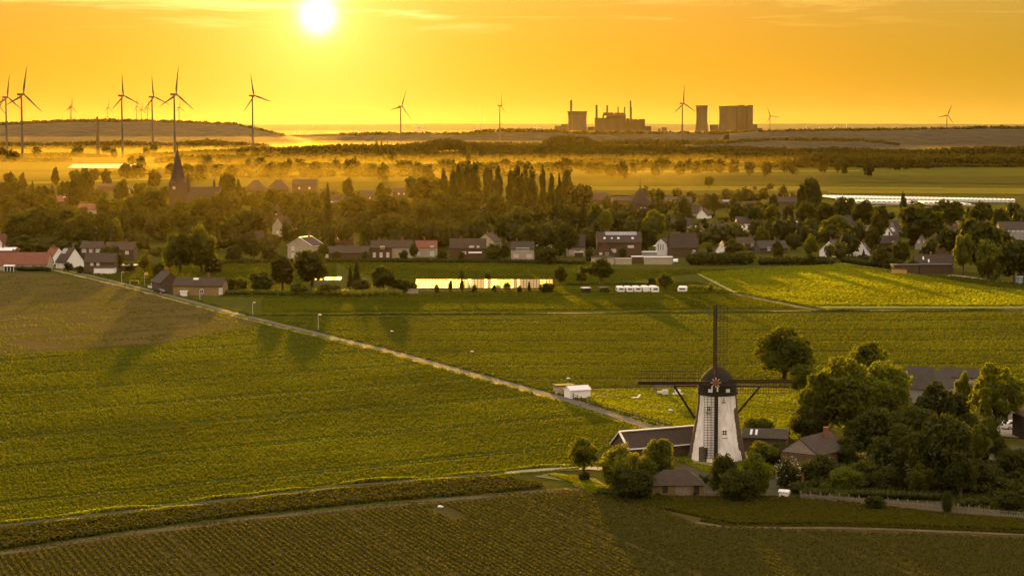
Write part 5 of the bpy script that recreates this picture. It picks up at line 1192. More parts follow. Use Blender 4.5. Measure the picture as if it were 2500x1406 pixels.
# ------------------------------------------------------------------ houses placed by view: wall base row, eave row, ridge row
def hpx(label, pxl, pxr, yb, ye, yr, wall, roof, yaw=0, D=9.0, name='house', Y=None, wins=(), **kw):
    """eaves facing the viewer when yaw is near 0 (pxl..pxr = length); gable facing when yaw is near 90 (pxl..pxr = gable width)."""
    pc = (pxl + pxr) / 2; x, y = ground(pc, yb)
    if Y: y = Y; x = at(pc, yb, Y)[0]
    k = ppm(y); w = (pxr - pxl) / k
    z0 = at(pc, yb, y)[1]
    gab = abs(yaw) > 45
    hw = at(pc, ye, y)[1] - max(0, z0)
    back = (w if gab else D) / 2
    hr = at(pc, yr, y + (0 if gab else back))[1] - max(0, z0)
    hw = max(1.6, hw); hr = max(hw + .6, hr)
    L, DD = (D, w) if gab else (w, D)
    cy = y + (D / 2 if gab else D / 2)
    a = R(yaw)
    return gable_house(name, label, x, cy, L, DD, hw, hr, yaw, wall, roof, wins=wins, z=0, **kw)
V = []
def H(*a, **k): V.append(hpx(*a, **k)); return V[-1]
# -- western edge
H('long low bungalow with a red roof at the picture edge', -60, 115, 661, 646, 617, M_cream, M_redtile, D=10, wins=[('f', -8, 1.2, 1.2, 1.2), ('f', 6, 1.2, 2.4, 1.3), ('f', 9.5, 1.2, 1.2, 1.3)])
x, y = ground(23, 663); cs = thing('conservatory', 'white framed conservatory on the front of the long bungalow', 'conservatory', (x, y - .8, 0))
for i in range(4): mb = MB(); mb.box((-1.65 + i * 1.1, 0, 1.0), (.14, .14, 2.0)); mb.build('post', M_white, cs)
mb = MB(); mb.box((0, .6, 2.1), (3.9, 1.8, .14), 0, Matrix.Rotation(.15, 3, 'X')); mb.build('roof', M_white, cs)
for i in range(3): mb = MB(); mb.box((-1.1 + i * 1.1, 0, .95), (.94, .04, 1.85)); mb.build('pane', M_pane, cs)
H('house with a pinkish gable cut by the picture edge', -25, 18, 616, 600, 574, M_white, M_redtile, yaw=80, D=10)
H('flat roofed house with a bright roof edge at the picture edge', -40, 34, 634, 612, 605, M_redbrick, M_film, D=9, wins=[('f', 9, 1.6, 1.0, 1.4), ('f', 11, 1.6, 1.0, 1.4)])
H('long white walled cottage with a red roof in the lane', 78, 134, 640, 628, 608, M_white, M_redtile, yaw=-22, D=8, wins=[('f', -2, 1.3, .8, 1.3), ('f', -4, 1.3, .8, 1.3), ('f', 3, 1.3, .8, 1.3)])
H('white house end with tall windows next to the long white cottage', 116, 140, 648, 632, 605, M_white, M_redtile, yaw=-26, D=9, wins=[('f', -1.4, 1.4, .7, 1.5), ('f', 0, 1.4, .7, 1.5), ('f', 1.4, 1.4, .7, 1.5)])
H('dark roofed house with a pale glinting roof slope beside the lane', 145, 185, 656, 640, 606, M_white, M_tile, yaw=-40, D=8, wins=[('f', -1.6, 1.3, .8, 1.4), ('f', 1.2, 1.3, .8, 1.4)], chim=[(2, 0)], solar=(-1.6, 1.8, 2.6, 2.4))
H('plain brick house with two small upper windows beside a white garage', 206, 280, 668, 640, 619, M_brick, M_tile, D=9, wins=[('f', -2.6, 3.4, .9, 1.2), ('f', -.5, 3.4, .9, 1.2)], chim=[(-3, 0)])
x, y = ground(259, 668); flat_box('garage', 'plain white garage in front of the brick house', x, y - 1.5, 48 / ppm(y), 5, 15.5 / ppm(y), 0, M_white, M_slate, cat='garage')
x, y = ground(307, 664); flat_box('carport', 'low carport with a pale roof edge next to the white garage', x, y + 2, 46 / ppm(y), 5, 2.2, 0, M_brick, M_film, cat='carport')
H('house with three wide pale upper windows behind the brick house', 196, 248, 634, 606, 590, M_brick, M_tile, D=9, wins=[('f', -2.6, 3.4, 1.5, 1.2), ('f', 0.2, 3.4, 1.5, 1.2), ('f', 2.9, 3.4, 1.9, 1.2)])
H('dark house in the shade next to the three-windowed house', 256, 326, 636, 610, 592, M_darkbrick, M_tile, D=9, wins=[('f', 3, 3.0, 1.2, 1.2), ('f', -3, 2.4, 1.2, 1.0)])
# roadside farm
H('roadside farmhouse with a long sagging dark roof', 424, 546, 722, 698, 679, mat('ochre_brick', (.24, .16, .06), .9, var=.15, scale=1), M_tile, yaw=-4, D=8, wins=[('f', 1.2, 1.3, 1.0, 1.2, M_pane), ('f', 7.0, 1.4, 1.0, 1.9), ('l', 1.2, 1.3, 1.1, 1.3), ('l', -1.0, 1.3, 1.1, 1.3)], skyl=[(-1.2, .9, 1.6, 1.0)], chim=[(2.5, 0)])
H('dark side wing of the roadside farm by the lane', 375, 424, 712, 690, 667, M_darkbrick, M_tile, yaw=-62, D=9, wins=[('l', -1.5, 1.3, .9, 1.3), ('l', .5, 1.3, .9, 1.3)])
x, y = ground(450, 722); flat_box('garden_shed', 'tiny white shed before the roadside farmhouse', x, y - 1, 2.0, 1.6, 1.3, 5, M_white, M_white)
x, y = ground(392, 716); car(x, y - .5, R(-38), M_card, 'dark car parked at the roadside farm')
x, y = ground(378, 705); car(x, y - .5, R(-38), M_carw, 'white car parked in the lane at the roadside farm')
# skyline houses
H('hip roofed house on the skyline next to the cypress', 598, 648, 470, 460, 440, M_brick, M_tile, D=14, hip=6, wins=[])
H('hip roofed house on the skyline with pale window row', 652, 704, 470, 460, 439, M_brick, M_tile, D=14, hip=6)
H('big flat-roofed barn like house on the skyline', 713, 773, 472, 450, 438, M_brick, M_tile, D=12, hip=0, wins=[('f', 4, 4, 1.4, 1.4), ('f', -4, 4, 1.4, 1.4)])
H('long low roof peeping over the trees west of the church', 240, 290, 466, 455, 449, M_brick, M_tile, D=12)
H('low pale roofed hall beyond the western trees', 283, 320, 472, 462, 457, M_cream, M_slate, D=12)
H('house with a glinting white skylight in the western trees', 120, 170, 505, 492, 478, M_brick, M_redtile, D=12, skyl=[(3.5, 2.4, 3.6, 1.0)])
H('small pale house front in the western trees', 190, 240, 522, 512, 498, M_cream, M_redtile, D=10)
H('long dark roof below the church trees', 372, 432, 572, 556, 545, M_darkbrick, M_tile, D=9, wins=[('f', -4, 2.5, 1.2, 1.0)])
H('dark house beside the big tree east of the church', 590, 640, 600, 585, 565, M_brick, M_tile, D=9)
# middle front row
H('house with a pale pointed gable and glowing roof window', 672, 702, 578, 552, 532, M_cream, M_tile, yaw=70, D=10, wins=[('l', 0, 2.0, 1.0, 1.2)])
x, y = ground(718, 585); flat_box('extension', 'dark extension with a white flat roof beside the pale pointed gable', x, y, 33 / ppm(y), 8, 4.6, 0, M_brick, M_film, cat='house')
H('pale house with a bright roof edge and shaded balconies', 709, 778, 634, 600, 581, M_cream, M_tile, yaw=66, D=9, wins=[('l', -3, 1.6, 1.2, 1.3), ('l', -3, 4.2, 1.2, 1.3)], verge=M_film)
H('brown house with two pale windows below the big conifer', 818, 856, 598, 584, 566, M_brick, M_tile, yaw=82, D=9, wins=[('l', -1.2, 3.0, 1.2, 1.2), ('l', 1.2, 3.0, 1.2, 1.2)])
H('low long house with wide eaves in the front row', 770, 900, 634, 618, 602, M_brick, M_tile, D=9, wins=[('f', -6, 1.4, 1.4, 1.2), ('f', -2, 1.4, 1.4, 1.2)])
H('brown front row house with a lit verandah', 905, 956, 632, 605, 588, M_brick, M_tile, D=8, wins=[('f', -2.6, 1.5, 1.0, 1.8), ('f', 0, 1.5, 1.0, 1.8), ('f', 2.6, 1.5, 1.0, 1.8), ('f', .5, 4.4, 1.6, 1.0)])
H('long roofed front row house with a pale gable end', 954, 1008, 630, 604, 587, M_cream, M_tile, yaw=8, D=8, wins=[('f', 0, 1.4, 1.4, 1.2)])
H('front row house with a beige wall and an upper balcony', 1014, 1066, 628, 605, 588, M_cream, M_redtile, D=8, wins=[('f', -3, 1.4, 1.4, 1.2), ('f', 2.4, 1.4, 1.4, 1.6), ('f', 2.4, 4, 1.4, 1.0)])
H('dark roofed house with pale dormer window and garage', 1098, 1186, 630, 606, 583, M_brick, M_tile, D=9, wins=[('f', 1.5, 4.2, 1.8, 1.0), ('f', 4, 4.2, .9, 1.0), ('f', -1.5, 2.0, 1.6, 1.0)])
x, y = ground(1160, 634); flat_box('garage', 'low garage with a pale door frame before the dormer house', x, y, 30 / ppm(y), 5, 2.6, 0, M_brick, M_film, cat='garage')
H('small round gabled house peeping between dark trees', 1116, 1142, 592, 578, 564, M_cream, M_tile, yaw=84, D=9, wins=[('l', 0, 3.0, 1.2, 1.2)])
H('pale gabled house beside the dormer house', 1170, 1216, 612, 590, 571, M_cream, M_tile, yaw=72, D=9, wins=[('l', 0, 2.5, 1.2, 1.2)])
H('reddish far gable glowing under the poplars', 1146, 1190, 535, 522, 507, M_redbrick, M_redtile, yaw=78, D=11, wins=[('l', 0, 3, 1.3, 1.3)])
H('reddish gable behind the poplar row', 1268, 1298, 510, 498, 482, M_redbrick, M_redtile, yaw=70, D=11)
H('beige house with a long balcony in the front row', 1248, 1304, 634, 608, 590, M_cream, M_tile, D=9, wins=[('f', -2.5, 1.4, 1.8, 1.2), ('f', 2.5, 1.4, 1.8, 1.2), ('f', 0, 4.0, 5.0, 1.0)])
H('house with two bright attic windows and a beige front', 1380, 1428, 626, 602, 574, M_cream, M_tile, D=8, wins=[('f', -1, 1.6, 2.4, 1.2), ('f', 2.5, 1.6, 1.0, 1.3)], skyl=[(-.4, 3.6, .9, 1.1), (.9, 3.6, .9, 1.1)])
x, y = ground(1413, 628); flat_box('awning', 'white awning in front of the house with two attic windows', x, y - 1, 20 / ppm(y), 2.2, 1.9, 0, M_brick, M_film, cat='awning')
H('pale pointed house gable behind the awning house', 1316, 1342, 610, 592, 574, M_white, M_tile, yaw=74, D=9)
H('large solar roofed house with four small bright skylights', 1458, 1566, 634, 592, 567, M_brick, M_tile, D=11, wins=[('f', -2.2, 3.4, 1.8, 1.3), ('f', 4.4, 5.0, 2.2, .8)], skyl=[(-5.6, 4.2, .8, 1.0), (-2.8, 4.2, .6, .8), (-.3, 4.2, .9, 1.0), (5.2, 4.2, .9, 1.0)], solar=(.8, 1.8, 12.2, 3.3))
H('brown steep gable with two small windows before the solar roofed house', 1452, 1500, 636, 622, 590, M_brick, M_tile, yaw=86, D=8, wins=[('l', -1.2, 2.6, 1.0, .7), ('l', 1.2, 2.6, 1.0, .8, M_pane)])
for a, b, yb, h, m1, m2, lb in ((1444, 1500, 646, 2.6, M_cream, M_slate, 'long pale garden shed at the field edge'), (1502, 1542, 646, 2.0, M_cream, M_cream, 'pale garden wall between two long sheds'), (1543, 1570, 642, 2.2, M_brick, M_film, 'short dark shed with a pale roof edge'), (1574, 1642, 646, 2.6, M_cream, M_film, 'long shed with a bright white roof at the field edge'), (1568, 1604, 634, 2.8, M_grey, M_film, 'second white roof right behind the long white-roofed shed')):
    x, y = ground((a + b) / 2, yb); flat_box('shed', lb, x, y + 2, (b - a) / ppm(y), 4.0, h, 0, m1, m2)
x, y = ground(1650, 641); car(x, y, R(80), M_carw, 'pale van parked beside the long white-roofed shed')
x, y = ground(1604, 617); ub = thing('parasol', 'open white garden parasol beside the tall white house', 'parasol', (x, y, 0))
mb = MB(); mb.tube((0, 0, 0), (0, 0, 3.4), .05, .05, 6); mb.build('pole', M_white, ub)
mb = MB(); mb.lathe([(1.7, 2.7), (.05, 3.4)], 10); mb.build('canopy', M_white, ub)
H('tall white house end with three narrow windows', 1613, 1640, 624, 594, 583, M_white, M_tile, yaw=62, D=9, wins=[('l', -1.0, 3.4, .5, 2.4, M_pane), ('l', 0, 3.4, .5, 2.4, M_pane), ('l', 1.0, 3.4, .5, 2.4, M_pane)])
H('dark steep house adjoining the tall white house end', 1636, 1702, 628, 604, 570, M_brick, M_tile, yaw=6, D=9, wins=[('f', 3.6, 2.0, 1.0, 1.4)], verge=None)
H('gabled house with four pale windows among the trees', 1690, 1728, 588, 574, 548, M_brick, M_tile, yaw=80, D=9, wins=[('l', -1.2, 4.0, .7, 1.0), ('l', 1.2, 4.0, .7, 1.0), ('l', -1.2, 6.4, .6, .9)])
H('small white gabled cottage behind the tall hedge', 1750, 1782, 622, 612, 591, M_white, M_tile, yaw=84, D=9, wins=[('l', 0, 3.2, .9, 1.2)])
# behind the middle
H('house with a pale roof slope on the skyline of the village', 1434, 1484, 500, 488, 471, M_brick, M_tile, yaw=30, D=12)
H('long roof beside the village mill tower', 1496, 1540, 500, 490, 480, M_brick, M_tile, D=12)
H('row of roofs on the far side of the village mill tower', 1592, 1640, 500, 490, 480, M_brick, M_slate, yaw=25, D=12)
H('pale sloping roof beside the slender dark tree', 1634, 1690, 502, 494, 481, M_brick, M_slate, D=14)
H('steep pale roofed house with a small white gable below it', 1688, 1712, 528, 520, 502, M_grey, M_slate, yaw=-55, D=10)
H('small white gable half hidden in the dark trees', 1708, 1734, 534, 526, 512, M_white, M_tile, yaw=68, D=9)
H('tiny white gable west of the small white gable', 1660, 1674, 534, 529, 521, M_white, M_tile, yaw=70, D=8)
H('house with a wide pale roof patch in the far village', 1744, 1790, 508, 500, 488, M_brick, M_slate, D=11, solar=(2, 1.6, 4.6, 2.2))
H('low roofs beside the far dark round tree', 1790, 1850, 512, 505, 492, M_brick, M_slate, D=12, wins=[('f', -3, 2, 1.2, 1.2), ('f', 0, 2, 1.2, 1.2)])
H('dark roofed long house before the tall dark tree', 1890, 1944, 505, 494, 481, M_brick, M_tile, D=12)
for i, (a, b, yb, ye, yr, lb) in enumerate(((640, 690, 530, 518, 505, 'roof in the shade below the hip roofed skyline houses'), (720, 800, 555, 545, 533, 'long low roof with a pale ridge below the conifer'), (790, 850, 500, 490, 478, 'low roof east of the tall conifer'), (880, 930, 490, 480, 466, 'dark roof between two broad dark trees'), (960, 1000, 480, 470, 460, 'far low roof west of the big dome tree'), (1320, 1360, 545, 533, 518, 'roof under the broad trees beside the poplars'), (1220, 1260, 580, 566, 550, 'roof between the pale gabled house and the balcony house'), (1430, 1470, 560, 548, 532, 'roof behind the solar roofed house'), (1640, 1690, 560, 548, 533, 'dark roof above the tall white house'), (1740, 1800, 572, 560, 546, 'long brown roof before the long white hall'), (1930, 1990, 575, 562, 547, 'brown roof east of the long white hall'), (2060, 2130, 565, 548, 527, 'grey house with a pale roof patch among dark trees'), (1800, 1850, 610, 596, 580, 'brown roof with small bright windows before the long white hall'), (1850, 1920, 620, 606, 588, 'broad brown roof next to the hedge gardens'), (1880, 1925, 534, 524, 512, 'far roof above the long white hall'))):
    H(lb, a, b, yb, ye, yr, (M_brick, M_darkbrick, M_grey)[i % 3], (M_tile, M_slate)[i % 2], yaw=(0, 8, -10, 15)[i % 4], D=9, wins=[('f', -2, 2.0, 1.1, 1.2), ('f', 2, 2.0, 1.1, 1.2)], chim=[(2.0, .5)])
# long white hall
H('long white hall with a row of small dark windows', 1800, 1862, 566, 546, 530, M_white, M_tile, D=11, wins=[('f', -9.5 + 2.6 * i + (1.4 if i > 1 else 0), 2.6, .9, 1.7, M_pane) for i in range(6)])
H('lower white wing of the long hall with three skylights', 1863, 1975, 563, 553, 531, M_white, M_tile, D=11, skyl=[(-13, 3.8, 2.2, 1), (-3, 3.8, 2.2, 1), (6, 3.8, 2.2, 1)])
H('pointed white gable at the end of the long white hall', 1964, 1977, 560, 553, 538, M_white, M_tile, yaw=74, D=10)
H('low sand coloured hall in front of the white wing', 1890, 1960, 574, 566, 558, M_cream, M_slate, D=9)
# eastern front row
H('white gabled house with a solar panel and open lean-to', 2010, 2056, 628, 612, 589, M_white, M_tile, yaw=72, D=10, wins=[('l', -1.1, 3.9, .9, 1.1), ('l', 0, 3.9, .9, 1.1), ('l', 1.1, 3.9, .9, 1.1)])
x, y = ground(2046, 630); ln = thing('lean_to', 'white roofed open lean-to on the white gabled house', 'lean-to', (x, y - 2.5, 0))
for i in (-1, 0, 1): mb = MB(); mb.box((i * 2.5, -1.2, 1.1), (.16, .16, 2.2)); mb.build('post', M_white, ln)
mb = MB(); mb.box((0, 0, 2.4), (5.8, 3.0, .15), 0, Matrix.Rotation(.2, 3, 'X')); mb.build('roof', M_film, ln)
H('yellow brick wall house joined to the white gabled house', 2040, 2072, 618, 596, 584, mat('yellow_brick', (.30, .22, .07), .9, var=.12, scale=1), M_tile, D=8, wins=[('f', 0, 4.0, 1.8, 1.2)])
H('second white gabled house with a dark fir in front', 2090, 2130, 628, 617, 590, M_white, M_tile, yaw=76, D=10, skyl=[(-2, 2.4, .5, 1.6)])
x, y = ground(2070, 633); flat_box('garden_wall', 'sloping white garden wall between the white gabled houses', x + 1, y, 5, .3, 1.5, -14, M_white, M_white, cat='wall')
H('white gable with bright solar slope high among the trees', 2164, 2194, 590, 578, 556, M_white, M_tile, yaw=64, D=9, solar=(0, 1.8, 5, 2.6))
H('dark roofed house with a tiny white gable', 2140, 2200, 606, 594, 576, M_brick, M_tile, yaw=10, D=9, wins=[('f', 1, 2.4, 1.0, 1.0)], chim=[(1, 0)])
H('brick gabled house with two round looking windows', 2240, 2272, 610, 598, 570, M_grey, M_tile, yaw=78, D=10, wins=[('l', -1.2, 3.4, 1.0, 1.2), ('l', 1.2, 3.4, 1.0, 1.2)])
H('second brick gabled house with two bright windows and chimney', 2272, 2312, 622, 604, 573, M_brick, M_tile, yaw=82, D=10, wins=[('l', -1.2, 4.0, .9, 1.3), ('l', 1.2, 4.0, .9, 1.3)], chim=[(-1, 1)])
H('dark low house with glinting roof windows before the brick gables', 2238, 2330, 660, 648, 622, M_brick, M_tile, yaw=-6, D=9, skyl=[(-3.6, 2.2, .5, 1.6), (-1.8, 3.6, .5, 1.6)], wins=[('f', 3, 1.6, 1.4, .8), ('f', 6, 1.6, 1.4, .8)])
H('grey house half hidden behind the huge dark tree', 2310, 2350, 598, 575, 552, M_grey, M_slate, yaw=30, D=9, wins=[('f', 0, 3.8, 1.0, 1.2), ('f', 1.6, 3.8, 1.0, 1.2)])
H('grey gable under the group of tall trees', 2318, 2360, 560, 545, 527, M_grey, M_slate, yaw=70, D=9)
H('steep grey roof at the edge of the green field', 2180, 2206, 572, 560, 540, M_grey, M_slate, yaw=50, D=9)
H('grey flat block with a row of small windows by the picture edge', 2442, 2520, 592, 560, 542, M_grey, M_slate, D=10, wins=[('f', -5 + 1.9 * i, 5.2, 1.1, 1.0) for i in range(5)])
for a, b, yb, h, m1, m2, lb in ((2182, 2244, 668, 2.8, M_darkbrick, M_tile, 'low dark garage block at the edge of the grain field'), (2246, 2326, 668, 2.9, M_darkbrick, M_slate, 'second low garage block with a glinting white roof heap')):
    x, y = ground((a + b) / 2, yb); flat_box('garage', lb, x, y + 3, (b - a) / ppm(y), 6, h, 0, m1, m2, cat='garage')
x, y = ground(2258, 656); mb = MB(); mb.box((0, 0, 3.35), (5.6, 3.2, .25)); mb.box((0, 0, 3.75), (2.2, 2.0, .5)); o = mb.build('roof_cover', M_film, None, (x, y - 1, 0)); tag(o, 'bright white cover lying on the low garage roof', 'cover')
x, y = ground(2195, 671); flat_box('board_fence', 'sunlit yellow board fence at the corner of the garage block', x, y, 5.5, .15, 1.7, -32, mat('yellow_boards', (.42, .26, .06), .8, var=.15, scale=1), M_woodpale, cat='fence', over=.02)
x, y = ground(2494, 693); flat_box('container', 'pale blue container cut by the picture edge', x, y, 3.0, 2.4, 2.2, 10, mat('pale_blue_paint', (.35, .42, .48), .6, var=.1, scale=1), M_film, cat='container')
# far farm roofs in the wood
for a, b, yb, h, lb in ((1305, 1378, 382, 9, 'large far farm roof in front of the long dark wood'), (1396, 1430, 381, 9, 'pale far farm roof beside the large one'), (1432, 1478, 384, 7, 'low pale far roof at the end of the farm'), (1520, 1580, 378, 8, 'faint far roof in the haze below the wood'), (1590, 1620, 377, 7, 'smallest faint far roof below the wood')):
    Y = dist_of(yb, 0) if False else ground(1250, yb + 6)[1]; x = at((a + b) / 2, yb, Y)[0]
    gable_house('farm_hall', lb, x, Y, (b - a) / ppm(Y), 22, h * .6, h, 0, M_grey, M_film if 'pale' in lb else M_slate, over=.6, cat='barn')

# ------------------------------------------------------------------ glasshouse
def glass_mat(nm, tint, rgh):
    m = bpy.data.materials.new(nm); nt, N, L, out = nodes_of(m)
    tr0 = N.new("ShaderNodeBsdfTranslucent"); tr0.inputs[0].default_value = (*[.92 * tint * q for q in (1, .97, .9)], 1)
    rf = N.new("ShaderNodeBsdfRefraction"); rf.inputs[0].default_value = (*[.95 * tint * q for q in (1, .98, .92)], 1); rf.inputs["IOR"].default_value = .93; rf.inputs["Roughness"].default_value = rgh
    trm = N.new("ShaderNodeMixShader"); trm.inputs[0].default_value = .8; L.new(tr0.outputs[0], trm.inputs[1]); L.new(rf.outputs[0], trm.inputs[2]); tr = trm
    tp = N.new("ShaderNodeBsdfTransparent"); tp.inputs[0].default_value = (.9, .9, .88, 1)
    gl = N.new("ShaderNodeBsdfGlossy"); gl.inputs[1].default_value = .12
    m1 = N.new("ShaderNodeMixShader"); m1.inputs[0].default_value = .08; L.new(tr.outputs[0], m1.inputs[1]); L.new(tp.outputs[0], m1.inputs[2])
    m2 = N.new("ShaderNodeMixShader"); m2.inputs[0].default_value = .12; L.new(m1.outputs[0], m2.inputs[1]); L.new(gl.outputs[0], m2.inputs[2])
    L.new(m2.outputs[0], out.inputs[0]); return m
M_glass = [glass_mat('whitewashed_glass', 1.0, .42), glass_mat('dim_whitewashed_glass', .12, .7), glass_mat('mid_whitewashed_glass', .5, .6)]  # hot, dim and mid panes: uneven sun blaze put into the tint
def clear_mat():
    m = bpy.data.materials.new('clear_glass'); nt, N, L, out = nodes_of(m)
    tp = N.new("ShaderNodeBsdfTransparent"); tp.inputs[0].default_value = (.95, .95, .93, 1); gl = N.new("ShaderNodeBsdfGlossy"); gl.inputs[1].default_value = .05
    m2 = N.new("ShaderNodeMixShader"); m2.inputs[0].default_value = .08; L.new(tp.outputs[0], m2.inputs[1]); L.new(gl.outputs[0], m2.inputs[2]); L.new(m2.outputs[0], out.inputs[0]); return m
M_clear = clear_mat()
def glasshouse(pxa, pxb, yb, ye, yr, label, nb):
    x0, y0 = ground(pxa, yb); x1, y1 = ground(pxb, yb); k = ppm(y0); W = x1 - x0; D = 9.0
    ze_ = at(pxa, ye, y0)[1]; zr = at(pxa, yr, y0 + D / 2)[1]
    t = thing('glasshouse', label, 'glasshouse', ((x0 + x1) / 2, y0, 0))
    n = nb; bw = W / n
    fr = MB()
    pm = MB(); pm.face([(-bw / 2 + .1, 0, 0), (bw / 2 - .1, 0, 0), (bw / 2 - .1, D / 2, zr - ze_), (-bw / 2 + .1, D / 2, zr - ze_)]); pms = [pm.mesh('roof_pane', [g_]) for g_ in M_glass]; rg = random.Random(nb)
    wm = MB(); wm.face([(-bw / 2 + .1, 0, .5), (bw / 2 - .1, 0, .5), (bw / 2 - .1, 0, ze_), (-bw / 2 + .1, 0, ze_)]); wm = wm.mesh('wall_pane', [M_clear])
    bm = MB(); bm.face([(-bw / 2, D, ze_), (-bw / 2, D / 2, zr), (bw / 2, D / 2, zr), (bw / 2, D, ze_)]); bm = bm.mesh('back_pane', [M_clear])
    for i in range(n):
        x = -W / 2 + (i + .5) * bw
        link('roof_pane', pms[1 if (i < nb * .22 or math.sin(i * .9) + math.sin(i * .37 + 1) < -.75) else rg.choice((0, 0, 2))], t, (x, 0, ze_)); link('wall_pane', wm, t, (x, 0, 0)); link('back_pane', bm, t, (x, 0, 0))
    for i in range(n + 1):
        x = -W / 2 + i * bw; fr.beam((x, -.03, ze_), (x, D / 2, zr), .16, .12); fr.beam((x, 0, 0), (x, 0, ze_), .12)
    for f in (0, .25, .5, .75, 1.0): fr.beam((-W / 2, D / 2 * f, ze_ + (zr - ze_) * f + .03), (W / 2, D / 2 * f, ze_ + (zr - ze_) * f + .03), .12, .1)
    fr.box((0, 0, .25), (W, .2, .5)); fr.build('frame', M_woodpale, t)
    return t
glasshouse(1014, 1350, 711, 703, 682, 'long glasshouse whose roof blazes in the low sun', 42)
x, y = ground(1006, 716); flat_box('boiler_hut', 'small pale brick hut at the end of the glasshouse', x, y, 29 / ppm(y), 3, 11 / ppm(y), 0, M_cream, M_cream, cat='hut')
glasshouse(768, 832, 690, 684, 676, 'short glinting glasshouse seen between the trees', 9)
# ------------------------------------------------------------------ white plastic tunnels
def tunnels(rows, label):
    for pp, n, lb in rows:
        t = thing('plastic_tunnel', lb, 'tunnel', (0, 0, 0), 0, 'white plastic tunnels beyond the village')
        a0, b0 = Vector(ground(*pp[0])), Vector(ground(*pp[1])); a1, b1 = Vector(ground(*pp[3])), Vector(ground(*pp[2]))
        hh = 2.3
        for i in range(n):
            f0, f1 = i / n, (i + 1) / n; mb = MB(); A, B = [], []
            for s in range(7):
                a = math.pi * s / 6; f = f0 + (f1 - f0) * (1 - math.cos(a)) / 2; z = hh * (.72 + .28 * math.sin(a))
                p = a0.lerp(b0, f); q = a1.lerp(b1, f); A.append((p.x, p.y, z)); B.append((q.x, q.y, z))
            mb.quad_strip(A, B, closed=False)
            mb.face([(A[0][0], A[0][1], 0.6)] + [A[0], A[6]] + [(A[6][0], A[6][1], 0.6)]); mb.build('bay', M_film, t)
        for i in range(n + 1):
            p = a0.lerp(b0, i / n); mb = MB(); mb.beam((p.x, p.y, 0), (p.x, p.y, hh * .7), .15); mb.build('post', M_steel, t)
tunnels([(((2040, 490), (2478, 497), (2478, 493.2), (1990, 483.2)), 46, 'huge far block of joined white plastic tunnels'),
         (((2066, 499), (2240, 501), (2200, 495.5), (2060, 494.5)), 14, 'lower white tunnel block in front of the huge one'),
         (((2255, 502), (2380, 507), (2330, 500), (2240, 497.5)), 10, 'small front tunnel block nearer the green field')], '')
# bright far field sheet under glass
far = psheet('field', [(165, 412.5), (310, 413), (332, 402), (178, 402.5)], 1.2, M_cream); far.name = 'fleece_sheet'; tag(far, 'large pale fleece sheet shining on the field behind the church', None, None, 'structure')
far = psheet('field', [(318, 411), (392, 410), (384, 402.5), (340, 402)], 1.2, FARM[2]); far['label'] = 'strip of pale field next to the fleece sheet'
# ------------------------------------------------------------------ caravans
def caravan(px, pb, w, h, rz, label, window=True):
    x, y = ground(px, pb); k = ppm(y); W = w / k; Hh = h / k; L = 4.6
    t = thing('caravan', label, 'caravan', (x, y + L / 2, 0), R(rz), 'caravans parked on the grass')
    b = [(-.5, .12), (.5, .12), (.53, .35), (.5, .82), (.44, .96), (.3, 1.0), (-.3, 1.0), (-.44, .96), (-.5, .82), (-.53, .35)]
    mb = MB(); n = len(b); secs = []
    for f, s in ((-.5, .92), (-.46, 1.0), (.44, 1.0), (.5, .88)): secs.append([(p[0] * W * (1 if s == 1 else .97), f * L, .25 + (p[1] * s) * (Hh - .25)) for p in b])
    for a, c in zip(secs[:-1], secs[1:]): mb.quad_strip(a[::-1], c[::-1])
    mb.face(secs[0]); mb.face(secs[-1][::-1]); mb.build('body', M_white, t)
    if window: mb = MB(); mb.box((0, -L / 2 - .01, Hh * .62), (W * .62, .06, Hh * .22)); mb.build('window', M_pane, t)
    for s in (-1, 1): mb = MB(); mb.box((s * (W * .53 + .01), 0, Hh * .62), (.05, L * .5, Hh * .2)); mb.build('side_window', M_pane, t)
    for s in (-1, 1): mb = MB(); mb.tube((s * W * .42, 0, .3), (s * W * .52, 0, .3), .3, .3, 10); mb.build('wheel', M_black, t)
    mb = MB(); mb.beam((0, L / 2, .4), (0, L / 2 + 1.1, .4), .1); mb.build('tow_bar', M_steel, t)
for a in ((1515, 716, 17, 16, 6, 'caravan at the outer end of the row of five, with a large front window'), (1535, 716, 16, 16, 10, 'second caravan in the row, next to the one with the large window'), (1555, 716, 17, 16.5, 10, 'middle caravan of the row of five'), (1576, 716, 16, 17, 10, 'fourth caravan in the row, plain back without window'), (1597, 717, 17, 18, 12, 'caravan at the row end closest to the small round tree'), (1668, 715, 22, 15, -8, 'single caravan parked by itself beyond the small round tree')):
    caravan(*a, window='plain back' not in a[5])
x, y = ground(1430, 717); flat_box('wooden_hut', 'dark wooden hut with a pale roof on the grass by the caravans', x, y, 2.3, 2.3, 1.7, 20, M_wood, M_film, cat='hut', over=.1)
x, y = ground(1474, 716); flat_box('wooden_hut', 'overgrown brown hut hidden in a bush by the caravans', x, y + 1, 2.6, 2.2, 1.6, 10, M_brick, M_woodpale, cat='hut', over=.1)
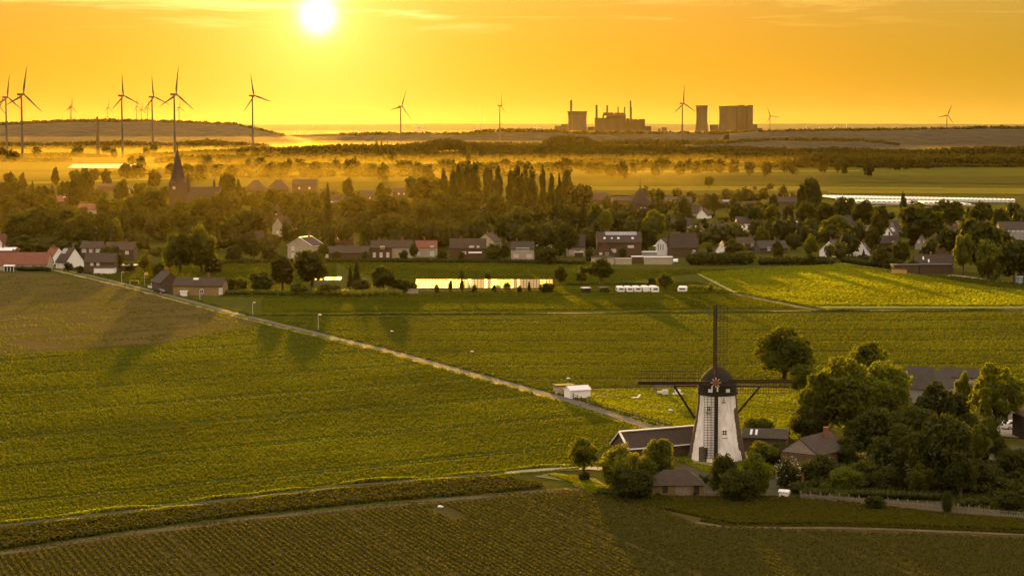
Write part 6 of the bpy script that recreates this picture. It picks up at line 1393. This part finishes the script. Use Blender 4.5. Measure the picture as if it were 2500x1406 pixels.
# ------------------------------------------------------------------ street lamps, goal, flag
def lamp(px, pt, pb, label):
    x, y = ground(px, pb); h = at(px, pt, y)[1]; t = thing('street_lamp', label, 'street lamp', (x, y, 0), 0, 'street lamps along the lane')
    mb = MB(); mb.tube((0, 0, 0), (0, 0, h), .07, .04, 6); mb.build('pole', M_steel, t)
    mb = MB(); mb.tube((0, 0, h), (.35, -.2, h + .1), .03, .03, 5); mb.box((.5, -.25, h + .1), (.62, .3, .14)); mb.build('lamp_head', M_white, t)
for px, pt, pb, lb in ((297, 665, 690, 'street lamp in front of the white garage'), (370, 683, 706, 'street lamp beside the roadside farm'), (488, 707, 730, 'street lamp in front of the roadside farmhouse'), (617, 739, 768, 'street lamp standing where the field track meets the lane'), (777, 769, 806, 'lone street lamp along the lane, closest to the windmill'), (65, 458, 505, 'tall lamp post among the western village trees')): lamp(px, pt, pb, lb)
x, y = ground(328, 697); gl = thing('football_goal', 'yellow framed football goal on the grass by the lane', 'goal', (x, y, 0), R(-20))
for s in (-1, 1): mb = MB(); mb.tube((s * 1.6, 0, 0), (s * 1.6, 0, 1.6), .09, .09, 8); mb.build('post', mat('yellow_paint', (.6, .42, .06), .6, var=.1, scale=1), gl)
mb = MB(); mb.tube((-1.6, 0, 1.6), (1.6, 0, 1.6), .09, .09, 8); mb.build('crossbar', MATS['yellow_paint'], gl)
x, y = ground(353, 695); fl = thing('flagpole', 'thin flagpole with a yellow flag near the football goal', 'flagpole', (x, y, 0))
h = at(353, 665, y)[1]; mb = MB(); mb.tube((0, 0, 0), (0, 0, h), .05, .04, 6); mb.build('pole', M_steel, fl)
mb = MB(); P = [(0, 0), (.4, .1), (.9, -.05), (1.2, .05)]
mb.quad_strip([(p[0], p[1], h) for p in P], [(p[0], p[1] + .05, h - .9) for p in P], closed=False); mb.build('flag', MATS['yellow_paint'], fl)
x, y = ground(1858, 459); mb = MB(); mb.box((0, 0, 1.6), (3.2, 2.6, 3.2)); mb.box((0, 0, 3.3), (3.6, 3, .3)); x, y = ground(1842, 465); o = mb.build('field_hut', M_darkbrick, None, (x, y, 0)); tag(o, 'tiny dark hut in the far fields between the two lone trees', 'hut')
# ------------------------------------------------------------------ crops and grass as real leaves
def in_poly(px, py, pp):
    c = np.zeros(len(px), bool); n = len(pp)
    for i in range(n):
        x0, y0 = pp[i]; x1, y1 = pp[(i + 1) % n]
        if y0 == y1: continue
        k = ((y0 > py) != (y1 > py)) & (px < (x1 - x0) * (py - y0) / (y1 - y0) + x0); c ^= k
    return c
def np_ground(px, py):
    u = (px - 1250) / F; v = -(py - 703) / F; dy = CT + v * ST; dz = -ST + v * CT; t = -CAMH / dz
    return u * t, dy * t
def np_pixel(x, y):          # ground point to view
    d = y * CT + CAMH * ST; v = (y * ST - CAMH * CT) / d
    return 1250 + x / d * F, 703 - v * F
def blades(rng, x, y, z0, w, h, lean=.5, face=None):
    """upright leaf faces standing at x,y"""
    n = len(x); a = rng.random(n) * 6.283 if face is None else face + rng.normal(size=n) * .7
    t = np.stack([np.cos(a), np.sin(a), np.zeros(n)], 1) * (w * .5)[:, None]
    b = rng.random(n) * 6.283; q = lean * rng.random(n)
    up = np.stack([np.cos(b) * q, np.sin(b) * q, np.sqrt(1 - q * q)], 1) * h[:, None]
    P = np.stack([x, y, z0], 1)
    V = np.stack([P - t * .55, P + t * .55, P + up + t * .8, P + up - t * .8], 1).reshape(-1, 3)
    return V, np.arange(n * 4).reshape(n, 4)
def canopy(name, pp, n, m, label, wpx=4.5, h=.32, seed=1, dirv=None, tram=None, lean=.7, hole=None, patchy=0.0):
    rng = np.random.default_rng(seed); xs = [p[0] for p in pp]; ys = [p[1] for p in pp]
    px = rng.uniform(max(-60, min(xs)), min(2560, max(xs)), n * 3); py = rng.uniform(min(ys), min(1440, max(ys)), n * 3)
    k = in_poly(px, py, pp)
    if hole is not None:
        for hp in hole: k &= ~in_poly(px, py, hp)
    px, py = px[k][:n], py[k][:n]; x, y = np_ground(px, py)
    if tram:
        d = np.hypot(*dirv); ac = (-dirv[1] * x + dirv[0] * y) / d; f = np.mod(ac + 1.2 * np.sin(x * .02), tram[0]); kk = (np.abs(f - tram[0] / 2 - .9) > tram[1]) & (np.abs(f - tram[0] / 2 + .9) > tram[1]); x, y = x[kk], y[kk]
    if patchy:
        g = np.sin(x * .31 + 2 * np.sin(y * .11)) + np.sin(y * .23 + 1.7 * np.sin(x * .17)); kk = rng.random(len(x)) > patchy * (g < -.3); x, y = x[kk], y[kk]
    D = np.hypot(x, y); w = wpx / F * D * rng.uniform(.6, 1.5, len(x)); hh = np.minimum(h * rng.uniform(.6, 1.35, len(x)), np.maximum(w * 1.6, h * .7))
    V, Q = blades(rng, x, y, np.full(len(x), .03), w, hh, lean)
    o = link(name, np_mesh(name, V, Q, [m])); tag(o, label, None, None, 'stuff'); return o
GREEN = [(-60, 870), (400, 840), (640, 792), (600, 784), (940, 864), (1380, 988), (1550, 1050), (1500, 1085), (1395, 1137), (840, 1179), (0, 1275), (-60, 1285)]
canopy('crop', GREEN, 145000, M_corn, 'leaves of the large green crop field', 4.2, .26, 1, (51, 33), (27, .7))
canopy('crop', [(640, 776), (1250, 773), (1900, 768), (2560, 763), (2560, 985), (2300, 950), (1960, 946), (1700, 942), (1420, 948), (1375, 962), (940, 846)], 130000, M_corn2, 'leaves of the crop field beyond the lane', 3.5, .26, 2, (1, .03), (24, .7))
canopy('grain', [(1705, 668), (2060, 646), (2180, 664), (2420, 704), (2560, 722), (2560, 749), (1965, 748), (1800, 714)], 52000, M_grass, 'sunlit grain of the bright field', 4.2, .55, 3, (150, -130), (22, .5), lean=.5)
canopy('grass', [(640, 732), (1380, 724), (1790, 720), (1945, 752), (1250, 760), (640, 764)], 48000, M_corn2, 'grass of the narrow strip beyond the track', 3.4, .4, 4, (1, 0.02), (12, .4))
canopy('grass', [(560, 690), (1010, 720), (1380, 700), (1700, 690), (1790, 716), (1380, 722), (640, 728), (540, 724)], 40000, M_corn, 'rough grass round the caravans and the scrub', 4.2, .4, 5)
canopy('grass', [(820, 638), (1440, 642), (1500, 660), (1990, 657), (1710, 668), (1390, 698), (980, 688), (850, 660)], 36000, M_corn2, 'crop of the strip behind the glasshouse', 3.2, .4, 6, (1, 0.02), (18, .5))
canopy('grass', [(1960, 652), (2080, 648), (2180, 662), (2330, 690), (2560, 720), (2560, 700), (2330, 676)], 8000, M_corn, 'rough grass along the garden path', 4.2, .4, 7)
canopy('grass', [(1425, 953), (1700, 948), (1955, 953), (1955, 1095), (1830, 1078), (1690, 1043), (1640, 1042), (1560, 1018), (1440, 986)], 46000, M_grass, 'long grass of the sunlit meadow', 4.5, .28, 8, patchy=.6)  # thinned patches stand in for fence and tree shadow streaks
canopy('grass', [(-60, 672), (118, 672), (330, 712), (600, 784), (640, 792), (400, 838), (-60, 868)], 12000, M_corn, 'thin young crop on the half bare field', 4.0, .22, 9, (51, 33), (30, .5), patchy=.9)
canopy('grass', [(1335, 1160), (1420, 1163), (1500, 1200), (1440, 1206), (1400, 1180)], 5000, M_grass, 'sunlit grass by the small round headed tree', 4.5, .22, 10)
canopy('grass', [(1640, 1118), (1655, 1102), (1690, 1100), (1690, 1132), (1740, 1140), (1900, 1110), (1900, 1160), (1720, 1152)], 6000, M_grass, 'grass round the foot of the windmill', 4.5, .22, 11)
canopy('grass', [(1480, 1212), (1700, 1216), (1950, 1216), (2320, 1258), (2560, 1275), (2560, 1298), (2250, 1286), (2050, 1280), (1790, 1280), (1600, 1240)], 42000, M_crop, 'low green growth below the picket fence', 5.5, .35, 12)
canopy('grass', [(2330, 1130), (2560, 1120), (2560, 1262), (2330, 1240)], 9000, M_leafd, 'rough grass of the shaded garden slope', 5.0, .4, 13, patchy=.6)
canopy('grass', [(120, 645), (820, 640), (820, 690), (560, 690), (330, 695)], 30000, M_corn, 'grass between the lane and the front row of houses', 4.0, .4, 14)
def verge(pp, wid, off, n, m, label, h=.5, seed=1, w=.35):
    rng = np.random.default_rng(seed); P = [Vector(ground(*p)) for p in pp]; X, Yy = [], []
    tot = sum((b - a).length for a, b in zip(P[:-1], P[1:]))
    for a, b in zip(P[:-1], P[1:]):
        k = int(n * (b - a).length / tot); f = rng.random(k); t = (b - a).normalized(); s = off + rng.normal(size=k) * wid
        X.append(a.x + (b.x - a.x) * f - t.y * s); Yy.append(a.y + (b.y - a.y) * f + t.x * s)
    x, y = np.concatenate(X), np.concatenate(Yy); g = .55 + .45 * np.sin(np.hypot(x, y) * .9) * np.sin(np.hypot(x, y) * .23)
    V, Q = blades(rng, x, y, np.zeros(len(x)), w * rng.uniform(.6, 1.4, len(x)), h * g * rng.uniform(.6, 1.4, len(x)), .6)
    o = link('grass', np_mesh('grass', V, Q, [m])); tag(o, label, None, None, 'stuff')
verge(ROAD, .35, 2.1, 6000, M_corn, 'tall grass on the village side verge of the lane', .5, 1)
verge(ROAD, .4, -2.3, 6000, M_grass, 'dry grass on the crop side verge of the lane', .45, 2)
TRK = [(-400, 1325), (0, 1284), (420, 1236), (840, 1187), (1200, 1157), (1400, 1141)]
verge(TRK, .22, 1.5, 9000, M_grass, 'lit grass edge above the sunken track', .5, 3, .3)
verge(TRK, .22, -1.6, 9000, M_grass, 'lit grass edge below the sunken track', .35, 4, .3)
verge([(600, 774), (1250, 769), (1900, 763), (2560, 758)], .4, 2.4, 6000, M_corn, 'grass edge of the field track', .5, 5, .5)
verge([(1780, 715), (1960, 750), (2010, 758)], .4, 2.2, 1500, M_grass, 'grass edge of the short dark track', .6, 6, .5)
verge([(1700, 1275), (1780, 1288), (2050, 1289), (2250, 1295), (2500, 1306), (2600, 1309)], .3, 1.2, 4000, M_crop, 'grass along the dirt path', .3, 7, .25)
verge([(1455, 957), (1560, 953), (1700, 949)], .3, .3, 2500, M_grass, 'tall grass under the meadow fence', .5, 8, .3)

# ------------------------------------------------------------------ potato rows
def potatoes():
    rng = np.random.default_rng(5); d = np.array([.40, -1.0]); d /= np.hypot(*d); nrm = np.array([-d[1], d[0]])
    sp, st = .84, .34; c0 = np.array([0, 250.]); I = np.arange(-150, 150); J = np.arange(-170, 170)
    ii, jj = np.meshgrid(I, J); ii = ii.ravel(); jj = jj.ravel()
    k = ~np.isin(np.mod(ii, 30), (7, 10)) | (rng.random(len(ii)) < .45); ii, jj = ii[k], jj[k]
    lane = np.isin(np.mod(ii, 30), (8, 9))
    x = c0[0] + nrm[0] * ii * sp + d[0] * jj * st + rng.normal(size=len(ii)) * .06; y = c0[1] + nrm[1] * ii * sp + d[1] * jj * st + rng.normal(size=len(ii)) * .07
    px, py = np_pixel(x, y)
    REG = [(-80, 1360), (0, 1359), (280, 1319), (560, 1279), (960, 1240), (1380, 1202), (1480, 1208), (1620, 1245), (1700, 1285), (2050, 1299), (2250, 1304), (2500, 1316), (2600, 1320), (2600, 1470), (-80, 1470)]
    k = in_poly(px, py, REG) & ~in_poly(px, py, [(1040, 1242), (1090, 1236), (1140, 1262), (1110, 1272)])
    x, y, lane = x[k], y[k], lane[k]; keep = rng.random(len(x)) > .05; x, y = x[keep], y[keep]
    def bushes(x, y, r, nl, seed):
        rng = np.random.default_rng(seed); n = len(x); R_ = r * rng.uniform(.75, 1.25, n)
        xx, yy, rr_ = np.repeat(x, nl), np.repeat(y, nl), np.repeat(R_, nl); m = len(xx)
        a = rng.random(m) * 6.283; e = rng.random(m) ** .7 * 1.45; ct, s = np.cos(e), np.sin(e)
        P = np.stack([xx + np.cos(a) * s * rr_, yy + np.sin(a) * s * rr_, .06 + ct * rr_ * 1.05], 1)
        nr = np.stack([np.cos(a) * s, np.sin(a) * s, ct], 1) + rng.normal(size=(m, 3)) * .55; nr /= np.linalg.norm(nr, axis=1)[:, None]
        t = np.cross(nr, rng.normal(size=(m, 3))); t /= np.linalg.norm(t, axis=1)[:, None]; b = np.cross(nr, t); L = (.15 + .08 * rng.random(m))[:, None] * (r / .36) ** .7
        V = np.stack([P - t * L, P + b * L * .62, P + t * L, P - b * L * .62], 1).reshape(-1, 3)
        return V, np.arange(m * 4).reshape(m, 4)
    V, Q = bushes(x, y, .27, 7, 1); o = link('potato_plants', np_mesh('potato_plants', V, Q, [M_crop])); tag(o, 'long rows of potato plants filling the near field', None, None, 'stuff')
    n = 9500; px = rng.uniform(-60, 1340, n * 3); py = rng.uniform(1165, 1350, n * 3)
    k = in_poly(px, py, [(-60, 1298), (0, 1294), (420, 1248), (840, 1198), (1200, 1168), (1240, 1170), (1340, 1190), (1200, 1204), (960, 1222), (560, 1262), (280, 1300), (0, 1342), (-60, 1352)]); x, y = np_ground(px[k][:n], py[k][:n])
    V, Q = bushes(x, y, .42, 7, 2); o = link('potato_plants', np_mesh('potato_plants', V, Q, [M_crop])); tag(o, 'dense band of leafy plants between the two earth tracks', None, None, 'stuff')
potatoes()
# ------------------------------------------------------------------ garden and street greenery filling the village
def greenery(name, areas, label, seed, n):
    rng = np.random.default_rng(seed); B = []
    for (xa, ya, xb, yb, wgt) in areas:
        for i in range(int(n * wgt)):
            px, py = rng.uniform(xa, xb), rng.uniform(ya, yb); x, y = ground(px, py); r = rng.uniform(2.6, 5.5); h = rng.uniform(5.0, 12.0) * (.5 if rng.random() < .35 else 1)
            hit = any(abs(x - q[1]) < 7 + r and -9 < (y - q[2]) < 8 + r for q in HOUSES)
            if hit: r *= .45; h = min(h, 2.2); y += 0
            c = px; tp = np_pixel(np.array([x]), np.array([y]))[1][0]
            for q in HOUSES if rng.random() < .5 else ():
                if q[2] > y and abs(1250 + q[1] / q[2] * F - px) < (7.5 + r) * ppm(y):
                    lim = np_pixel(np.array([q[1]]), np.array([q[2] - 4]))[1][0] - 5; hm = max(0.0, (tp - lim) / ppm(y)); h = min(h, hm)
            if h < 1.2: continue
            m = 3
            for j in range(m):
                B.append((x + rng.normal() * r * .5, y + rng.normal() * r * .5, h * rng.uniform(.45, .62), r * rng.uniform(.5, .8), r * rng.uniform(.5, .8), h * rng.uniform(.35, .5)))
    V, Q = leaf_cloud(rng, B, len(B) * 32, 1.25, upbias=.3, shell=.7); CV, CQ = core_blobs(B, .78, 7, 5)
    o = link(name, np_mesh(name, np.concatenate([V, CV]), np.concatenate([Q, CQ + len(V)]), [M_leafd])); tag(o, label, None, None, 'stuff')
greenery('village_greenery', [(-40, 545, 420, 640, .24), (420, 500, 900, 622, .30), (900, 510, 1400, 622, .30), (1400, 520, 2000, 622, .34), (2000, 540, 2500, 640, .22), (-40, 480, 1000, 545, .34), (1000, 490, 1960, 520, .22)], 'mass of garden shrubs and street trees between the village houses', 31, 420)

def shrubs(name, areas, label, seed):
    rng = np.random.default_rng(seed); B = []
    for (xa, ya, xb, yb, n, rmax, hmax) in areas:
        for i in range(n):
            x, y = ground(rng.uniform(xa, xb), rng.uniform(ya, yb)); r = rmax * rng.uniform(.4, 1); h = hmax * rng.uniform(.35, 1)
            for j in range(3): B.append((x + rng.normal() * r * .4, y + rng.normal() * r * .4, h * .45, r * .6, r * .6, h * .5))
    V, Q = leaf_cloud(rng, B, len(B) * 75, .28, upbias=.3, shell=.65); CV, CQ = core_blobs(B, .7, 7, 5)
    o = link(name, np_mesh(name, np.concatenate([V, CV]), np.concatenate([Q, CQ + len(V)]), [M_leafd])); tag(o, label, None, None, 'stuff')
shrubs('undergrowth', [(1960, 1150, 2330, 1208, 34, 1.8, 2.6), (2340, 1120, 2520, 1240, 30, 1.7, 1.8), (1690, 1165, 1960, 1208, 16, 1.6, 1.8), (1860, 1095, 1960, 1140, 8, 1.5, 2.0), (1480, 1195, 1720, 1216, 10, 1.0, 1.0), (2180, 1100, 2340, 1170, 10, 2.2, 3.4), (1950, 1080, 2000, 1100, 4, 1.4, 1.8), (2330, 1065, 2420, 1110, 7, 1.6, 2.2)], 'tangled shrubs and perennials of the shaded garden', 41)

for pp_, off_, n_, lb_ in (([(-60, 1357), (0, 1352), (280, 1310), (560, 1272), (960, 1232), (1380, 1194), (1480, 1200)], 0.0, 2600, 'weeds on the earth strip between the potato rows'),):
    verge(pp_, .75, off_, n_, M_crop, lb_, .2, 11, .22)
